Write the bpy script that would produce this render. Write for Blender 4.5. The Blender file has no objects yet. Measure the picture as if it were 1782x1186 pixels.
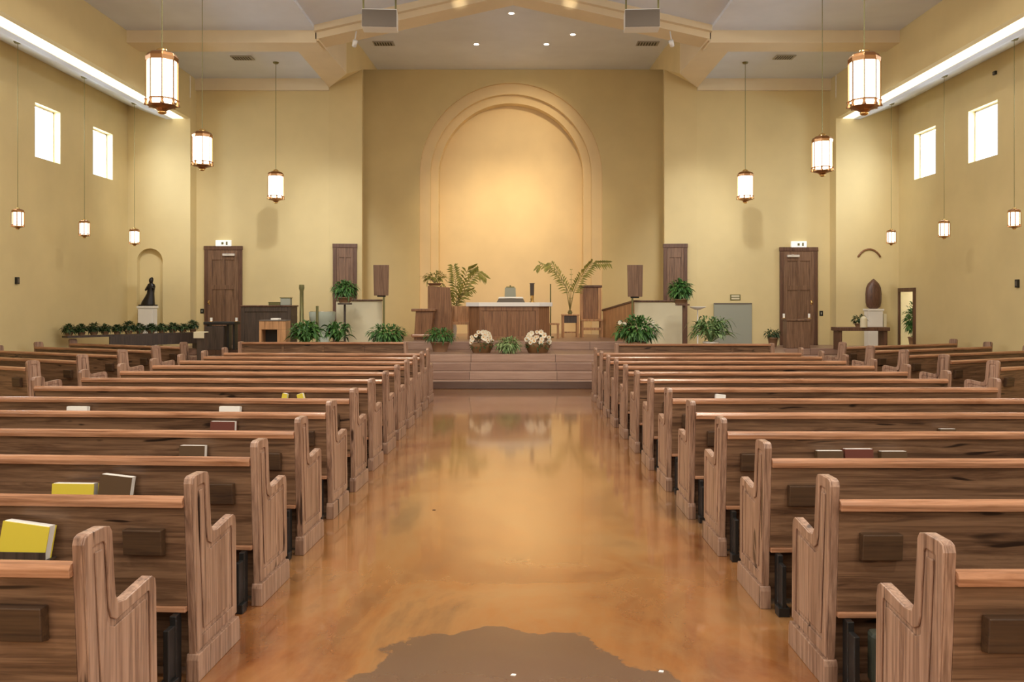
import bpy, bmesh, math, random
from mathutils import Vector, Matrix

C = bpy.context.scene
COL = C.collection
PI = math.pi
random.seed(7)

# ------------------------------------------------------------------ camera, world, exposure
F = 1480.0; CX = 893.0; CY = 525.0; H = 1.66      # focal length in pixels, vanishing point, eye height
cam_d = bpy.data.cameras.new('camera'); cam = bpy.data.objects.new('camera', cam_d); COL.objects.link(cam)
cam.location = (0, 0, H); cam.rotation_euler = (PI/2, 0, 0)
cam_d.sensor_width = 36; cam_d.lens = F*36/1782
cam_d.shift_x = -(CX-891)/1782; cam_d.shift_y = -(593-CY)/1782
cam_d.clip_end = 200
C.camera = cam
C.view_settings.view_transform = 'Standard'; C.view_settings.look = 'None'
C.view_settings.gamma = 1; C.view_settings.exposure = 0.22
w = bpy.data.worlds.new('sky'); C.world = w; w.use_nodes = True
w.node_tree.nodes['Background'].inputs[0].default_value = (0.86, 0.93, 1.0, 1)
w.node_tree.nodes['Background'].inputs[1].default_value = 2.2

def light(kind, name, loc, energy, color, rot=(0, 0, 0), **kw):
    d = bpy.data.lights.new(name, kind); d.energy = energy; d.color = color
    for k, v in kw.items(): setattr(d, k, v)
    o = bpy.data.objects.new(name, d); o.location = loc; o.rotation_euler = rot; COL.objects.link(o)
    return o
def aim(o, p):
    o.rotation_euler = (Vector(p)-o.location).to_track_quat('-Z', 'Y').to_euler()

WARM = (1.0, 0.91, 0.78); COOL = (0.90, 0.95, 1.0); AMBER = (1.0, 0.66, 0.30)
XW = 9.34            # side walls
# added fill panel behind the camera, brightens front wall, pew backs and floor
light('AREA', 'added_rear_fill', (0, -4.7, 4.6), 210, (0.95, 0.97, 1.0), (PI/2, 0, 0), shape='RECTANGLE', size=9, size_y=3.4)
# added disc lamps under the nave ceiling, for general light and rail highlights
for sx in (-1, 1):
    for y in (-1.5, 2.2, 5.9, 9.6, 13.2):
        light('AREA', 'added_nave_lamp', (sx*3.0, y, 7.32), 105, WARM, (0, 0, 0), shape='DISK', size=0.5)
# sanctuary ceiling spots, aimed at the arched niche and the altar
for x, y, tgt, e, b in ((-.93, 20.4, (-.5, 23.6, 1.3), 560, 1.15), (.83, 20.4, (.4, 23.6, 1.6), 450, 1.15), (1.3, 19.6, (.0, 23.6, 5.4), 380, 1.0), (-.05, 18.9, (0, 20.2, 1.4), 300, .7)):
    s = light('SPOT', 'sanctuary_spot', (x, y, 7.86), e, (1.0, .78, .50), spot_size=b, spot_blend=1.0, shadow_soft_size=.06); aim(s, tgt)
for sx in (-1, 1):  # added cool spots that imitate pools of daylight on the front walls
    s = light('SPOT', 'added_daylight_wash', (sx*3.4, 14.6, 7.0), 430, (.95, .97, 1.0), spot_size=1.0, spot_blend=1.0, shadow_soft_size=.12); aim(s, (sx*6.0, 20.9, 1.5))
    s = light('SPOT', 'added_niche_wash', (sx*6.6, 15.5, 6.9), 520, (.97, .98, 1), spot_size=.62, spot_blend=1.0, shadow_soft_size=.12); aim(s, (sx*8.5, 20.6, 3.7))
    s = light('SPOT', 'added_pilaster_wash', (sx*3.2, 15.4, 7.0), 420, (.97, .98, 1), spot_size=.5, spot_blend=1.0, shadow_soft_size=.12); aim(s, (sx*4.4, 21, 3.6))

# ------------------------------------------------------------------ materials
def mat(name, base=(.5, .5, .5), rough=.6, metal=0.0, spec=.5):
    m = bpy.data.materials.new(name); m.use_nodes = True
    p = m.node_tree.nodes['Principled BSDF']
    p.inputs['Base Color'].default_value = (*base, 1); p.inputs['Roughness'].default_value = rough
    p.inputs['Metallic'].default_value = metal; p.inputs['Specular IOR Level'].default_value = spec
    return m
def nodes(m): return m.node_tree.nodes, m.node_tree.links, m.node_tree.nodes['Principled BSDF']
def coords(m, scale=(1, 1, 1), rand=0.0, space='Object'):
    n, l, p = nodes(m)
    tc = n.new('ShaderNodeTexCoord'); mp = n.new('ShaderNodeMapping'); mp.inputs['Scale'].default_value = scale
    src = tc.outputs[space]
    if rand:
        oi = n.new('ShaderNodeObjectInfo'); ml = n.new('ShaderNodeMath'); ml.operation = 'MULTIPLY'; ml.inputs[1].default_value = rand
        l.new(oi.outputs['Random'], ml.inputs[0])
        ad = n.new('ShaderNodeVectorMath'); ad.operation = 'ADD'
        cb = n.new('ShaderNodeCombineXYZ'); 
        for i in range(3): l.new(ml.outputs[0], cb.inputs[i])
        l.new(src, ad.inputs[0]); l.new(cb.outputs[0], ad.inputs[1]); src = ad.outputs[0]
    l.new(src, mp.inputs['Vector'])
    return mp.outputs[0]
def noise(m, vec, scale=5, detail=4, rough=.6, dist=0):
    n, l, p = nodes(m)
    t = n.new('ShaderNodeTexNoise'); t.inputs['Scale'].default_value = scale; t.inputs['Detail'].default_value = detail
    t.inputs['Roughness'].default_value = rough; t.inputs['Distortion'].default_value = dist
    l.new(vec, t.inputs['Vector']); return t.outputs['Fac']
def ramp(m, fac, stops):
    n, l, p = nodes(m)
    r = n.new('ShaderNodeValToRGB'); e = r.color_ramp.elements
    e[0].position = stops[0][0]; e[0].color = (*stops[0][1], 1); e[1].position = stops[-1][0]; e[1].color = (*stops[-1][1], 1)
    for pos, c in stops[1:-1]:
        q = e.new(pos); q.color = (*c, 1)
    l.new(fac, r.inputs[0]); return r.outputs[0]
def mixc(m, fac, a, b, mode='MIX'):
    n, l, p = nodes(m)
    x = n.new('ShaderNodeMix'); x.data_type = 'RGBA'; x.blend_type = mode
    if isinstance(fac, float): x.inputs[0].default_value = fac
    else: l.new(fac, x.inputs[0])
    for s, v in ((6, a), (7, b)):
        if isinstance(v, tuple): x.inputs[s].default_value = (*v, 1)
        else: l.new(v, x.inputs[s])
    return x.outputs[2]
def bump(m, fac, s=.2, d=.01):
    n, l, p = nodes(m)
    b = n.new('ShaderNodeBump'); b.inputs['Strength'].default_value = s; b.inputs['Distance'].default_value = d
    l.new(fac, b.inputs['Height']); l.new(b.outputs[0], p.inputs['Normal'])
def setc(m, c): m.node_tree.links.new(c, nodes(m)[2].inputs['Base Color'])

def wood(name, along, light_c, mid, dark, rough=.38, knots=True, grain=1.0):
    m = mat(name, mid, rough, 0, .5)
    sc = {'x': (.55, 9, 9), 'z': (9, 9, .55), 'y': (9, .55, 9)}[along]
    sc = tuple(s*grain for s in sc)
    v = coords(m, sc, 13.7)
    a = noise(m, v, 2.2, 6, .65, 1.1)
    c = ramp(m, a, [(.25, dark), (.42, mid), (.58, light_c), (.75, mid)])
    sc2 = {'x': (.9, 34, 34), 'z': (34, 34, .9), 'y': (34, .9, 34)}[along]
    f = noise(m, coords(m, sc2, 7.1), 2.0, 3, .6)
    c = mixc(m, .6, c, ramp(m, f, [(.32, (.30, .26, .24)), (.56, (1, 1, 1))]), 'MULTIPLY')
    if knots:
        sc3 = {'x': (.8, 5, 5), 'z': (5, 5, .8), 'y': (5, .8, 5)}[along]
        k = noise(m, coords(m, sc3, 3.3), 2.6, 2, .5, .6)
        c = mixc(m, ramp(m, k, [(.30, (1, 1, 1)), (.345, (0, 0, 0))]), c, tuple(d*.45 for d in dark))
    setc(m, c); bump(m, a, .15, .004)
    return m
W_L, W_M, W_D = (.46, .27, .155), (.30, .155, .080), (.125, .056, .026)
M = {}
M['wood_x'] = wood('oak_lengthwise_shaded', 'x', (.255, .145, .08), (.148, .078, .041), (.050, .023, .012))  # shade on the pew backs is put into this darker oak colour
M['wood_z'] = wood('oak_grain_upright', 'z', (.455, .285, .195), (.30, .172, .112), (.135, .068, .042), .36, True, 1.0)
M['wood_rail'] = wood('oak_rail_polished', 'x', (.52, .27, .15), (.38, .18, .092), (.21, .09, .043), .22, False)
M['door_wood'] = wood('stained_door_wood', 'z', (.26, .145, .085), (.185, .098, .055), (.09, .045, .025), .4, False)
M['door_frame'] = wood('dark_door_frame_wood', 'z', (.17, .085, .05), (.12, .055, .032), (.06, .028, .016), .4, False)
M['altar_wood'] = wood('altar_wood', 'z', (.34, .165, .075), (.25, .115, .05), (.13, .055, .024), .35, False)
M['honey_wood'] = wood('honey_wood', 'z', (.62, .34, .16), (.48, .25, .11), (.3, .14, .06), .4, False)
M['pocket'] = wood('pocket_wood', 'x', (.085, .045, .020), (.06, .03, .014), (.03, .015, .008), .45, False)
M['dark_wood'] = wood('dark_brown_wood', 'z', (.085, .058, .042), (.06, .042, .032), (.03, .02, .016), .4, False)

def paint(name, c, var=.05, rough=.75):
    m = mat(name, c, rough, 0, .3)
    a = noise(m, coords(m), .8, 3)
    setc(m, ramp(m, a, [(.3, tuple(x*(1-var) for x in c)), (.7, tuple(min(1, x*(1+var)) for x in c))]))
    b = noise(m, coords(m), 60, 2); bump(m, b, .06, .003)
    return m
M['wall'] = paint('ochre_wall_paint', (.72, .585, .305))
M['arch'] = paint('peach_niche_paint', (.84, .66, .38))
M['trim'] = paint('cream_beam_paint', (.80, .68, .47))
M['ceiling'] = paint('pale_grey_ceiling_paint', (.76, .81, .90))
M['cream'] = paint('cream_plaster', (.72, .65, .45))
M['stone'] = paint('white_stone', (.80, .77, .70))
M['font_stone'] = paint('pale_green_stone', (.46, .50, .40))
M['white'] = mat('white_enamel', (.85, .84, .80), .35)
M['paper'] = mat('white_paper', (.90, .87, .80), .7)
M['yellow'] = mat('yellow_card', (.72, .58, .05), .5)
M['black'] = mat('black_metal', (.014, .013, .012), .4)
M['cover_brown'] = mat('brown_book_cover', (.10, .055, .022), .5)
M['cover_dark'] = mat('dark_red_book_cover', (.14, .035, .02), .5)
M['vinyl'] = mat('dark_olive_vinyl', (.045, .05, .036), .45)
M['brass'] = mat('antique_copper', (.42, .22, .10), .28, 1.0)
M['gold'] = mat('polished_brass', (.80, .55, .22), .22, 1.0)
M['bronze'] = mat('verdigris_bronze', (.20, .19, .08), .45, .6)
M['statue'] = mat('dark_bronze', (.018, .014, .012), .35, .3)
M['speaker'] = mat('grey_grille_cloth', (.15, .125, .10), .8)
M['grey'] = mat('grey_green_panel', (.33, .34, .27), .6)
M['vent'] = mat('vent_metal', (.42, .41, .38), .5)
M['marble'] = mat('white_marble_cloth', (.88, .85, .80), .3)
M['silver'] = mat('silver', (.65, .66, .68), .25, 1.0)
M['pot'] = mat('terracotta_pot', (.30, .17, .09), .7)
M['basket'] = mat('wicker_basket', (.20, .10, .035), .7)
M['soil'] = mat('dark_soil', (.03, .02, .015), .9)
M['petal'] = mat('cream_petal', (.92, .86, .70), .55)
M['petal_orange'] = mat('amber_petal', (.80, .42, .10), .55)
def leafm(name, a, b):
    m = mat(name, a, .5)
    f = noise(m, coords(m), 9, 2); setc(m, ramp(m, f, [(.35, a), (.65, b)])); return m
M['leaf'] = leafm('green_leaf', (.03, .10, .02), (.10, .24, .05))
M['leaf_dark'] = leafm('dark_green_leaf', (.012, .035, .010), (.05, .09, .02))
M['leaf_pale'] = leafm('pale_green_leaf', (.10, .20, .05), (.34, .44, .18))
M['leaf_mid'] = leafm('variegated_leaf', (.05, .14, .03), (.26, .36, .14))
M['leaf_dry'] = leafm('olive_palm_leaf', (.16, .17, .03), (.38, .34, .07))
M['stem'] = mat('plant_stem', (.30, .25, .09), .7)
def emis(name, c, s):
    m = mat(name, c, .4); n, l, p = nodes(m)
    p.inputs['Emission Color'].default_value = (*c, 1); p.inputs['Emission Strength'].default_value = s; return m
M['lamp'] = emis('lit_opal_glass', (1, .93, .78), 4.5)
M['lamp_small'] = emis('lit_opal_glass_small', (1, .90, .70), 3.5)
M['cove'] = emis('glowing_white_strip', (1, .95, .82), .85)
M['bulb'] = emis('lit_downlight', (1, .9, .75), 8.0)
M['sign'] = emis('lit_sign_face', (.9, .9, .86), .35)
M['closer'] = mat('bright_closer_metal', (.8, .8, .82), .2, .6)

# floor: polished, acid-stained concrete with a grey patched area
m = mat('stained_concrete', (.4, .2, .08), .16, 0, .6); M['floor'] = m
nodes(m)[2].inputs['Coat Weight'].default_value = .8; nodes(m)[2].inputs['Coat Roughness'].default_value = .07; nodes(m)[2].inputs['Coat IOR'].default_value = 1.55
n, l, p = nodes(m)
v = coords(m, (1, .55, 1)); a = noise(m, v, .85, 6, .6, .8)
c = ramp(m, a, [(.25, (.11, .040, .016)), (.40, (.25, .085, .026)), (.49, (.34, .135, .040)), (.56, (.36, .17, .06)), (.64, (.22, .10, .042)), (.8, (.16, .085, .045))])
b = noise(m, coords(m, (1, .7, 1)), 3.4, 5, .7, 1.4)
c = mixc(m, ramp(m, b, [(.35, (0, 0, 0)), (.72, (.55, .55, .55))]), c, (.33, .18, .07))
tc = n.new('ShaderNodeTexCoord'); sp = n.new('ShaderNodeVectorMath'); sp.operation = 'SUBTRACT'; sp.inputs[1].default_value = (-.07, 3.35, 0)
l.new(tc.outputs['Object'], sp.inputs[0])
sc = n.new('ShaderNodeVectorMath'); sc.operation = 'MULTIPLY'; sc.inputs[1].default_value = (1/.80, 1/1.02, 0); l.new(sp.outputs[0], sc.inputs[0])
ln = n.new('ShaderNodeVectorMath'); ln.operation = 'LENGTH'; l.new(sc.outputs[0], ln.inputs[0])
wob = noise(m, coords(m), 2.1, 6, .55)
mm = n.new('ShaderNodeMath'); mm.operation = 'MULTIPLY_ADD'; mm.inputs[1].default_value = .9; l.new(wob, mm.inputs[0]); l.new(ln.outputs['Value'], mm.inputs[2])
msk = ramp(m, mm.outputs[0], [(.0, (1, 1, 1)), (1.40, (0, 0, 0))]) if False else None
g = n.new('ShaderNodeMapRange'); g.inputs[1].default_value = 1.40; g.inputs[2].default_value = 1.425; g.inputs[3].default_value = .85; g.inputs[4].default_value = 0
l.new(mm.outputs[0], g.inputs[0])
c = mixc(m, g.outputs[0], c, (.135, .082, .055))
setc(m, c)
rr = n.new('ShaderNodeMapRange'); rr.inputs[3].default_value = .10; rr.inputs[4].default_value = .24; l.new(b, rr.inputs[0]); l.new(rr.outputs[0], p.inputs['Roughness'])
bump(m, b, .05, .004)

# platform planks
m = mat('worn_platform_planks', (.3, .18, .13), .35); M['planks'] = m
n, l, p = nodes(m)
br = n.new('ShaderNodeTexBrick'); br.inputs['Scale'].default_value = 1.0; br.inputs['Brick Width'].default_value = 1.7; br.inputs['Row Height'].default_value = .15
br.inputs['Mortar Size'].default_value = .006; br.inputs['Color1'].default_value = (.46, .30, .22, 1); br.inputs['Color2'].default_value = (.33, .20, .145, 1); br.inputs['Mortar'].default_value = (.12, .07, .05, 1)
l.new(coords(m), br.inputs['Vector'])
pn = noise(m, coords(m, (1, 12, 12)), 2, 4, .6)
setc(m, mixc(m, .6, br.outputs[0], ramp(m, pn, [(.3, (.6, .55, .52)), (.7, (1.0, 1.0, 1.0))]), 'MULTIPLY'))

# glass of the high windows: clear pane with a faint reflection
m = bpy.data.materials.new('window_glass'); m.use_nodes = True; M['glass'] = m
n = m.node_tree.nodes; l = m.node_tree.links; n.remove(n['Principled BSDF'])
t = n.new('ShaderNodeBsdfTransparent'); t.inputs[0].default_value = (.95, .97, 1, 1); gl = n.new('ShaderNodeBsdfGlossy'); gl.inputs['Roughness'].default_value = .05
mx = n.new('ShaderNodeMixShader'); mx.inputs[0].default_value = .06
l.new(t.outputs[0], mx.inputs[1]); l.new(gl.outputs[0], mx.inputs[2]); l.new(mx.outputs[0], n['Material Output'].inputs['Surface'])

# ------------------------------------------------------------------ mesh helpers
class MB:
    def __init__(s): s.v = []; s.f = []; s.sm = []
    def add(s, vs, fs, smooth=False):
        o = len(s.v); s.v += [tuple(v) for v in vs]; s.f += [tuple(i+o for i in f) for f in fs]; s.sm += [smooth]*len(fs); return s
    def box(s, x0, x1, y0, y1, z0, z1, rot=0, c=None):
        vs = [(x, y, z) for x in (x0, x1) for y in (y0, y1) for z in (z0, z1)]
        if rot:
            cx, cy = c or ((x0+x1)/2, (y0+y1)/2); cr, sr = math.cos(rot), math.sin(rot)
            vs = [(cx+(x-cx)*cr-(y-cy)*sr, cy+(x-cx)*sr+(y-cy)*cr, z) for x, y, z in vs]
        return s.add(vs, [(0, 1, 3, 2), (4, 6, 7, 5), (0, 4, 5, 1), (2, 3, 7, 6), (0, 2, 6, 4), (1, 5, 7, 3)])
    def prism(s, pts, a0, a1, axis='x'):
        f = {'x': lambda p, a: (a, p[0], p[1]), 'y': lambda p, a: (p[0], a, p[1]), 'z': lambda p, a: (p[0], p[1], a)}[axis]
        k = len(pts)
        vs = [f(p, a0) for p in pts]+[f(p, a1) for p in pts]
        return s.add(vs, [tuple(range(k))[::-1], tuple(range(k, 2*k))]+[(i, (i+1) % k, k+(i+1) % k, k+i) for i in range(k)])
    def band(s, o, i, a0, a1, axis='x'):
        f = {'x': lambda p, a: (a, p[0], p[1]), 'y': lambda p, a: (p[0], a, p[1])}[axis]
        k = len(o); vs = [f(p, a) for a in (a0, a1) for p in o]+[f(p, a) for a in (a0, a1) for p in i]
        fs = []
        for j in range(k):
            q = (j+1) % k
            fs += [(j, q, 2*k+q, 2*k+j), (k+j, 3*k+j, 3*k+q, k+q), (j, k+j, k+q, q), (2*k+j, 2*k+q, 3*k+q, 3*k+j)]
        return s.add(vs, fs)
    def loft(s, rings, n=16, smooth=True, cap=True, start=0.0):
        vs = []; fs = []
        for (cx, cy, cz, rx, ry) in rings:
            for j in range(n):
                a = 2*PI*j/n+start; vs.append((cx+rx*math.cos(a), cy+ry*math.sin(a), cz))
        for i in range(len(rings)-1):
            for j in range(n): fs.append((i*n+j, i*n+(j+1) % n, (i+1)*n+(j+1) % n, (i+1)*n+j))
        s.add(vs, fs, smooth)
        if cap: s.add(vs[:n], [tuple(range(n))[::-1]]); s.add(vs[-n:], [tuple(range(n))])
        return s
    def cyl(s, x, y, z0, z1, r, r2=None, n=16, smooth=True, start=0.0):
        r2 = r if r2 is None else r2
        return s.loft([(x, y, z0, r, r), (x, y, z1, r2, r2)], n, smooth, True, start)
    def tube(s, pts, r, n=6, r2=None):
        r2 = r if r2 is None else r2; pts = [Vector(p) for p in pts]; vs = []; fs = []
        for i, p in enumerate(pts):
            t = (pts[min(i+1, len(pts)-1)]-pts[max(i-1, 0)]).normalized()
            u = t.cross(Vector((0, 0, 1)) if abs(t.z) < .95 else Vector((1, 0, 0))).normalized(); w_ = t.cross(u)
            rr = r+(r2-r)*i/(len(pts)-1)
            for j in range(n):
                a = 2*PI*j/n; vs.append(p+u*rr*math.cos(a)+w_*rr*math.sin(a))
        for i in range(len(pts)-1):
            for j in range(n): fs.append((i*n+j, i*n+(j+1) % n, (i+1)*n+(j+1) % n, (i+1)*n+j))
        fs += [tuple(range(n))[::-1], tuple(range((len(pts)-1)*n, len(pts)*n))]
        return s.add(vs, fs, True)
    def ball(s, x, y, z, r, rz=None, n=10, k=6):
        rz = rz or r
        return s.loft([(x, y, z-rz*math.cos(PI*i/k), max(1e-4, r*math.sin(PI*i/k)), max(1e-4, r*math.sin(PI*i/k))) for i in range(k+1)], n)
    def leaf(s, p, d, ln, wd, up=(0, 0, 1), droop=.3):
        p = Vector(p); d = Vector(d).normalized(); u = Vector(up); sd = d.cross(u)
        if sd.length < .05: sd = Vector((1, 0, 0))
        sd.normalize(); nn = sd.cross(d)
        q = p+d*ln*.5+nn*ln*.05; e = p+d*ln-Vector((0, 0, 1))*ln*droop
        vs = [p, q+sd*wd/2-nn*wd*.12, q, q-sd*wd/2-nn*wd*.12, e]
        return s.add(vs, [(0, 1, 2), (0, 2, 3), (1, 4, 2), (2, 4, 3)], False)
    def build(s, name, m, parent=None, loc=None, bevel=0, seg=2, fix=True):
        me = bpy.data.meshes.new(name); me.from_pydata(s.v, [], s.f); me.update()
        for p_, q in zip(me.polygons, s.sm): p_.use_smooth = q
        if fix:
            b = bmesh.new(); b.from_mesh(me); bmesh.ops.recalc_face_normals(b, faces=b.faces); b.to_mesh(me); b.free()
        me.materials.append(m)
        o = bpy.data.objects.new(name, me); COL.objects.link(o)
        if loc: o.location = loc
        if parent: o.parent = parent
        if bevel:
            md = o.modifiers.new('bevel', 'BEVEL'); md.width = bevel; md.segments = seg; md.limit_method = 'ANGLE'; md.angle_limit = math.radians(35)
        return o
def tag(o, label, cat, group=None):
    o['label'] = label; o['category'] = cat
    if group: o['group'] = group
    return o
def thing(name, label, cat, loc=(0, 0, 0), rz=0, group=None):
    o = bpy.data.objects.new(name, None); o.empty_display_size = .2; o.location = loc; o.rotation_euler = (0, 0, rz); COL.objects.link(o)
    return tag(o, label, cat, group)
def struct(o): o['kind'] = 'structure'; return o
def dup(root, loc, rz, label, group=None, scale=None):
    r = root.copy(); COL.objects.link(r); r.location = loc; r.rotation_euler = (0, 0, rz); r['label'] = label
    if scale: r.scale = scale
    if group: r['group'] = group
    for ch in list(root.children):
        c_ = ch.copy(); COL.objects.link(c_); c_.parent = r
        for g_ in list(ch.children):
            d_ = g_.copy(); COL.objects.link(d_); d_.parent = c_
    return r
def P(px, py, d): return Vector(((px-CX)*d/F, d, H-(py-CY)*d/F))
def X(px, d): return (px-CX)*d/F
def Z(py, d): return H-(py-CY)*d/F

# ------------------------------------------------------------------ the room
XB = 7.82; ZB = 6.10; ZC = 7.15; DF = 21.0; DN = 20.6; DS = 23.0; DP = 17.2; Y0 = -5.0
ZS = 7.94; ZWT = 6.44
XS = 4.05     # half width of the sanctuary wall
struct(MB().add([(-12, Y0, 0), (12, Y0, 0), (12, 24.5, 0), (-12, 24.5, 0)], [(0, 1, 2, 3)]).build('floor', M['floor'], fix=False))

# side walls with their high windows
nwin = 1
def side_wall(sgn, name, wins, hole=None):
    global nwin
    mb = MB(); xi = sgn*XW; xo = sgn*(XW+.22)
    x0, x1 = min(xi, xo), max(xi, xo)
    zb, zt = 4.50, 5.56
    segs = sorted(wins); y = Y0
    mb.box(x0, x1, Y0, DN+.6, zt, 6.8)
    lowend = hole[0] if hole else DN+.6
    mb.box(x0, x1, Y0, lowend, 0, zb)
    if hole: mb.box(x0, x1, hole[0], DN+.6, hole[1], zb)
    for a, b in segs: mb.box(x0, x1, y, a, zb, zt); y = b
    mb.box(x0, x1, y, DN+.6, zb, zt)
    struct(mb.build(name, M['wall']))
    for a, b in segs:
        fr = MB(); xm = sgn*(XW+.14)
        for q in ((a, a+.03, zb, zt), (b-.03, b, zb, zt), (a, b, zb, zb+.03), (a, b, zt-.03, zt)):
            fr.box(min(xm, xm+sgn*.04), max(xm, xm+sgn*.04), *q)
        f = struct(fr.build('window_%d' % nwin, M['white'])); nwin += 1
        gx = sgn*(XW+.16); MB().box(gx-.003, gx+.003, a+.02, b-.02, zb+.02, zt-.02).build('pane', M['glass'], f)
        light('AREA', 'window_daylight', (sgn*(XW+.56), (a+b)/2, (zb+zt)/2+.2), 75, COOL, (0, sgn*(PI/2-.6), 0), shape='RECTANGLE', size=1.05, size_y=b-a)
wl = [(XW*F/(CX-px0), XW*F/(CX-px1)) for px0, px1 in ((61, 105), (162, 196))]
wr = [(XW*F/(px1-CX), XW*F/(px0-CX)) for px0, px1 in ((1591, 1628), (1685, 1736))]
extra = [(14.3-2.4*i, 15.3-2.4*i) for i in range(0, 8)]
side_wall(-1, 'wall_left', wl+extra)
side_wall(1, 'wall_right', wr+extra, hole=(19.72, 1.99))

# front wall: side bays with shallow arched niches, main bays, oblique returns, sanctuary wall
def arch_pts(cx, r, zb, zs, n=40):
    return [(cx-r, zb)]+[(cx-r*math.cos(PI*i/n), zs+r*math.sin(PI*i/n)) for i in range(n+1)]+[(cx+r, zb)]
def arch_wall(mb, xl, xr, zb, zt, cx, r, zs, y):
    inn = arch_pts(cx, r, zb, zs); k = len(inn)
    for i in range(k-1):
        (xa, za), (xb, zb_) = inn[i], inn[i+1]
        if i == 0: mb.add([(xl, y, zb), (cx-r, y, zb), (cx-r, y, zs), (xl, y, zs)], [(0, 1, 2, 3)]); mb.add([(xl, y, zs), (cx-r, y, zs), (cx-r, y, zt), (xl, y, zt)], [(0, 1, 2, 3)])
        elif i == k-2: mb.add([(xr, y, zb), (cx+r, y, zb), (cx+r, y, zs), (xr, y, zs)], [(0, 1, 2, 3)]); mb.add([(xr, y, zs), (cx+r, y, zs), (cx+r, y, zt), (xr, y, zt)], [(0, 1, 2, 3)])
        else: mb.add([(xa, y, za), (xb, y, zb_), (xb, y, zt), (xa, y, zt)], [(0, 1, 2, 3)])
def reveal(mb, cx, r, zb, zs, y0, y1):
    a = arch_pts(cx, r, zb, zs)
    for i in range(len(a)-1):
        mb.add([(a[i][0], y0, a[i][1]), (a[i+1][0], y0, a[i+1][1]), (a[i+1][0], y1, a[i+1][1]), (a[i][0], y1, a[i][1])], [(0, 1, 2, 3)], True)
def ring(mb, cx, r0, r1, zb, zs, y):
    a, b = arch_pts(cx, r0, zb, zs), arch_pts(cx, r1, zb, zs)
    for i in range(len(a)-1): mb.add([(a[i][0], y, a[i][1]), (a[i+1][0], y, a[i+1][1]), (b[i+1][0], y, b[i+1][1]), (b[i][0], y, b[i][1])], [(0, 1, 2, 3)])
def disc(mb, cx, r, zb, zs, y):
    a = arch_pts(cx, r, zb, zs); mb.add([(p_[0], y, p_[1]) for p_ in a], [tuple(range(len(a)))])

mb = MB()
for s in (-1, 1):
    cxn = s*8.80; rn = .31; zsn = Z(432, DN)-rn
    xl, xr = sorted((s*XB, s*(XW+.05)))
    if s < 0:
        arch_wall(mb, xl, xr, 0, 6.6, cxn, rn, zsn, DN)
        reveal(mb, cxn, rn, 0, zsn, DN, DN+.16); disc(mb, cxn, rn, 0, zsn, DN+.16)
    else: mb.add([(xl, DN, 0), (xr, DN, 0), (xr, DN, 6.6), (xl, DN, 6.6)], [(0, 1, 2, 3)])
    mb.add([(s*XB, DN, 0), (s*XB, DF, 0), (s*XB, DF, ZC), (s*XB, DN, ZC)], [(0, 1, 2, 3)])
    mb.add([(s*XB, DF, 0), (s*4.54, DF, 0), (s*4.54, DF, ZC+.1), (s*XB, DF, ZC+.1)], [(0, 1, 2, 3)])
    mb.add([(s*4.54, DF, 0), (s*3.75, 21.1, 0), (s*3.75, 21.1, ZS), (s*4.54, DF, ZS)], [(0, 1, 2, 3)])
    mb.add([(s*3.75, 21.1, 0), (s*XS, DS, 0), (s*XS, DS, ZS), (s*3.75, 21.1, ZS)], [(0, 1, 2, 3)])
    mb.add([(s*3.86, 19.7, 6.95), (s*4.54, 21.0, 6.97), (s*3.75, 21.1, 7.42)], [(0, 1, 2)])
    mb.add([(s*3.86, 19.7, 6.95), (s*3.75, 21.1, 7.42), (s*3.75, 21.1, ZS), (s*3.86, 19.7, ZS)], [(0, 1, 2, 3)])
    mb.add([(s*3.75, 21.1, 7.42), (s*3.68, DS, ZS), (s*3.75, 21.1, ZS)], [(0, 1, 2)])
AX, AR, AZ = -.06, 2.47, 5.11
arch_wall(mb, -XS, XS, 0, ZS, AX, AR, AZ, DS)
struct(mb.build('wall_front', M['wall'], fix=False))
nb = MB()
R2, R3 = 2.19, 1.98
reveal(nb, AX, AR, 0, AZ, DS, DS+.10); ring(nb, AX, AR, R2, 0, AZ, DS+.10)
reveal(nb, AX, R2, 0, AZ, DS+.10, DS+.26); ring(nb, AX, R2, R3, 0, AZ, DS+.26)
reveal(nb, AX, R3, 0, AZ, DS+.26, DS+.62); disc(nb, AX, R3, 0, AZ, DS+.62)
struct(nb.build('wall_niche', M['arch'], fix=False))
# rear wall
struct(MB().box(-XW-.2, XW+.2, Y0-.2, Y0, 0, 8.6).build('wall_rear', M['wall']))

# ceilings
XR = 4.0; ZK = 7.22; AP = 8.16
mb = MB()
prof = [(-XB, ZC), (-XR, ZC), (-XR, ZK), (0, AP), (XR, ZK), (XR, ZC), (XB, ZC)]
for (xa, za), (xb, zb_) in zip(prof[:-1], prof[1:]):
    mb.add([(xa, Y0, za), (xb, Y0, zb_), (xb, DP+.3, zb_), (xa, DP+.3, za)], [(0, 1, 2, 3)])
for s in (-1, 1):
    mb.add([(s*XB, DP+.3, ZC), (s*XR, DP+.3, ZC), (s*4.54, DF, ZC), (s*XB, DF, ZC)], [(0, 1, 2, 3)])
mb.add([(-5, DP+.3, ZS), (5, DP+.3, ZS), (5, DS, ZS), (-5, DS, ZS)], [(0, 1, 2, 3)])
mb.add([(-5, DP+.3, ZC), (5, DP+.3, ZC), (5, DP+.3, AP+.4), (-5, DP+.3, AP+.4)], [(0, 1, 2, 3)]) if False else None
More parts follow.
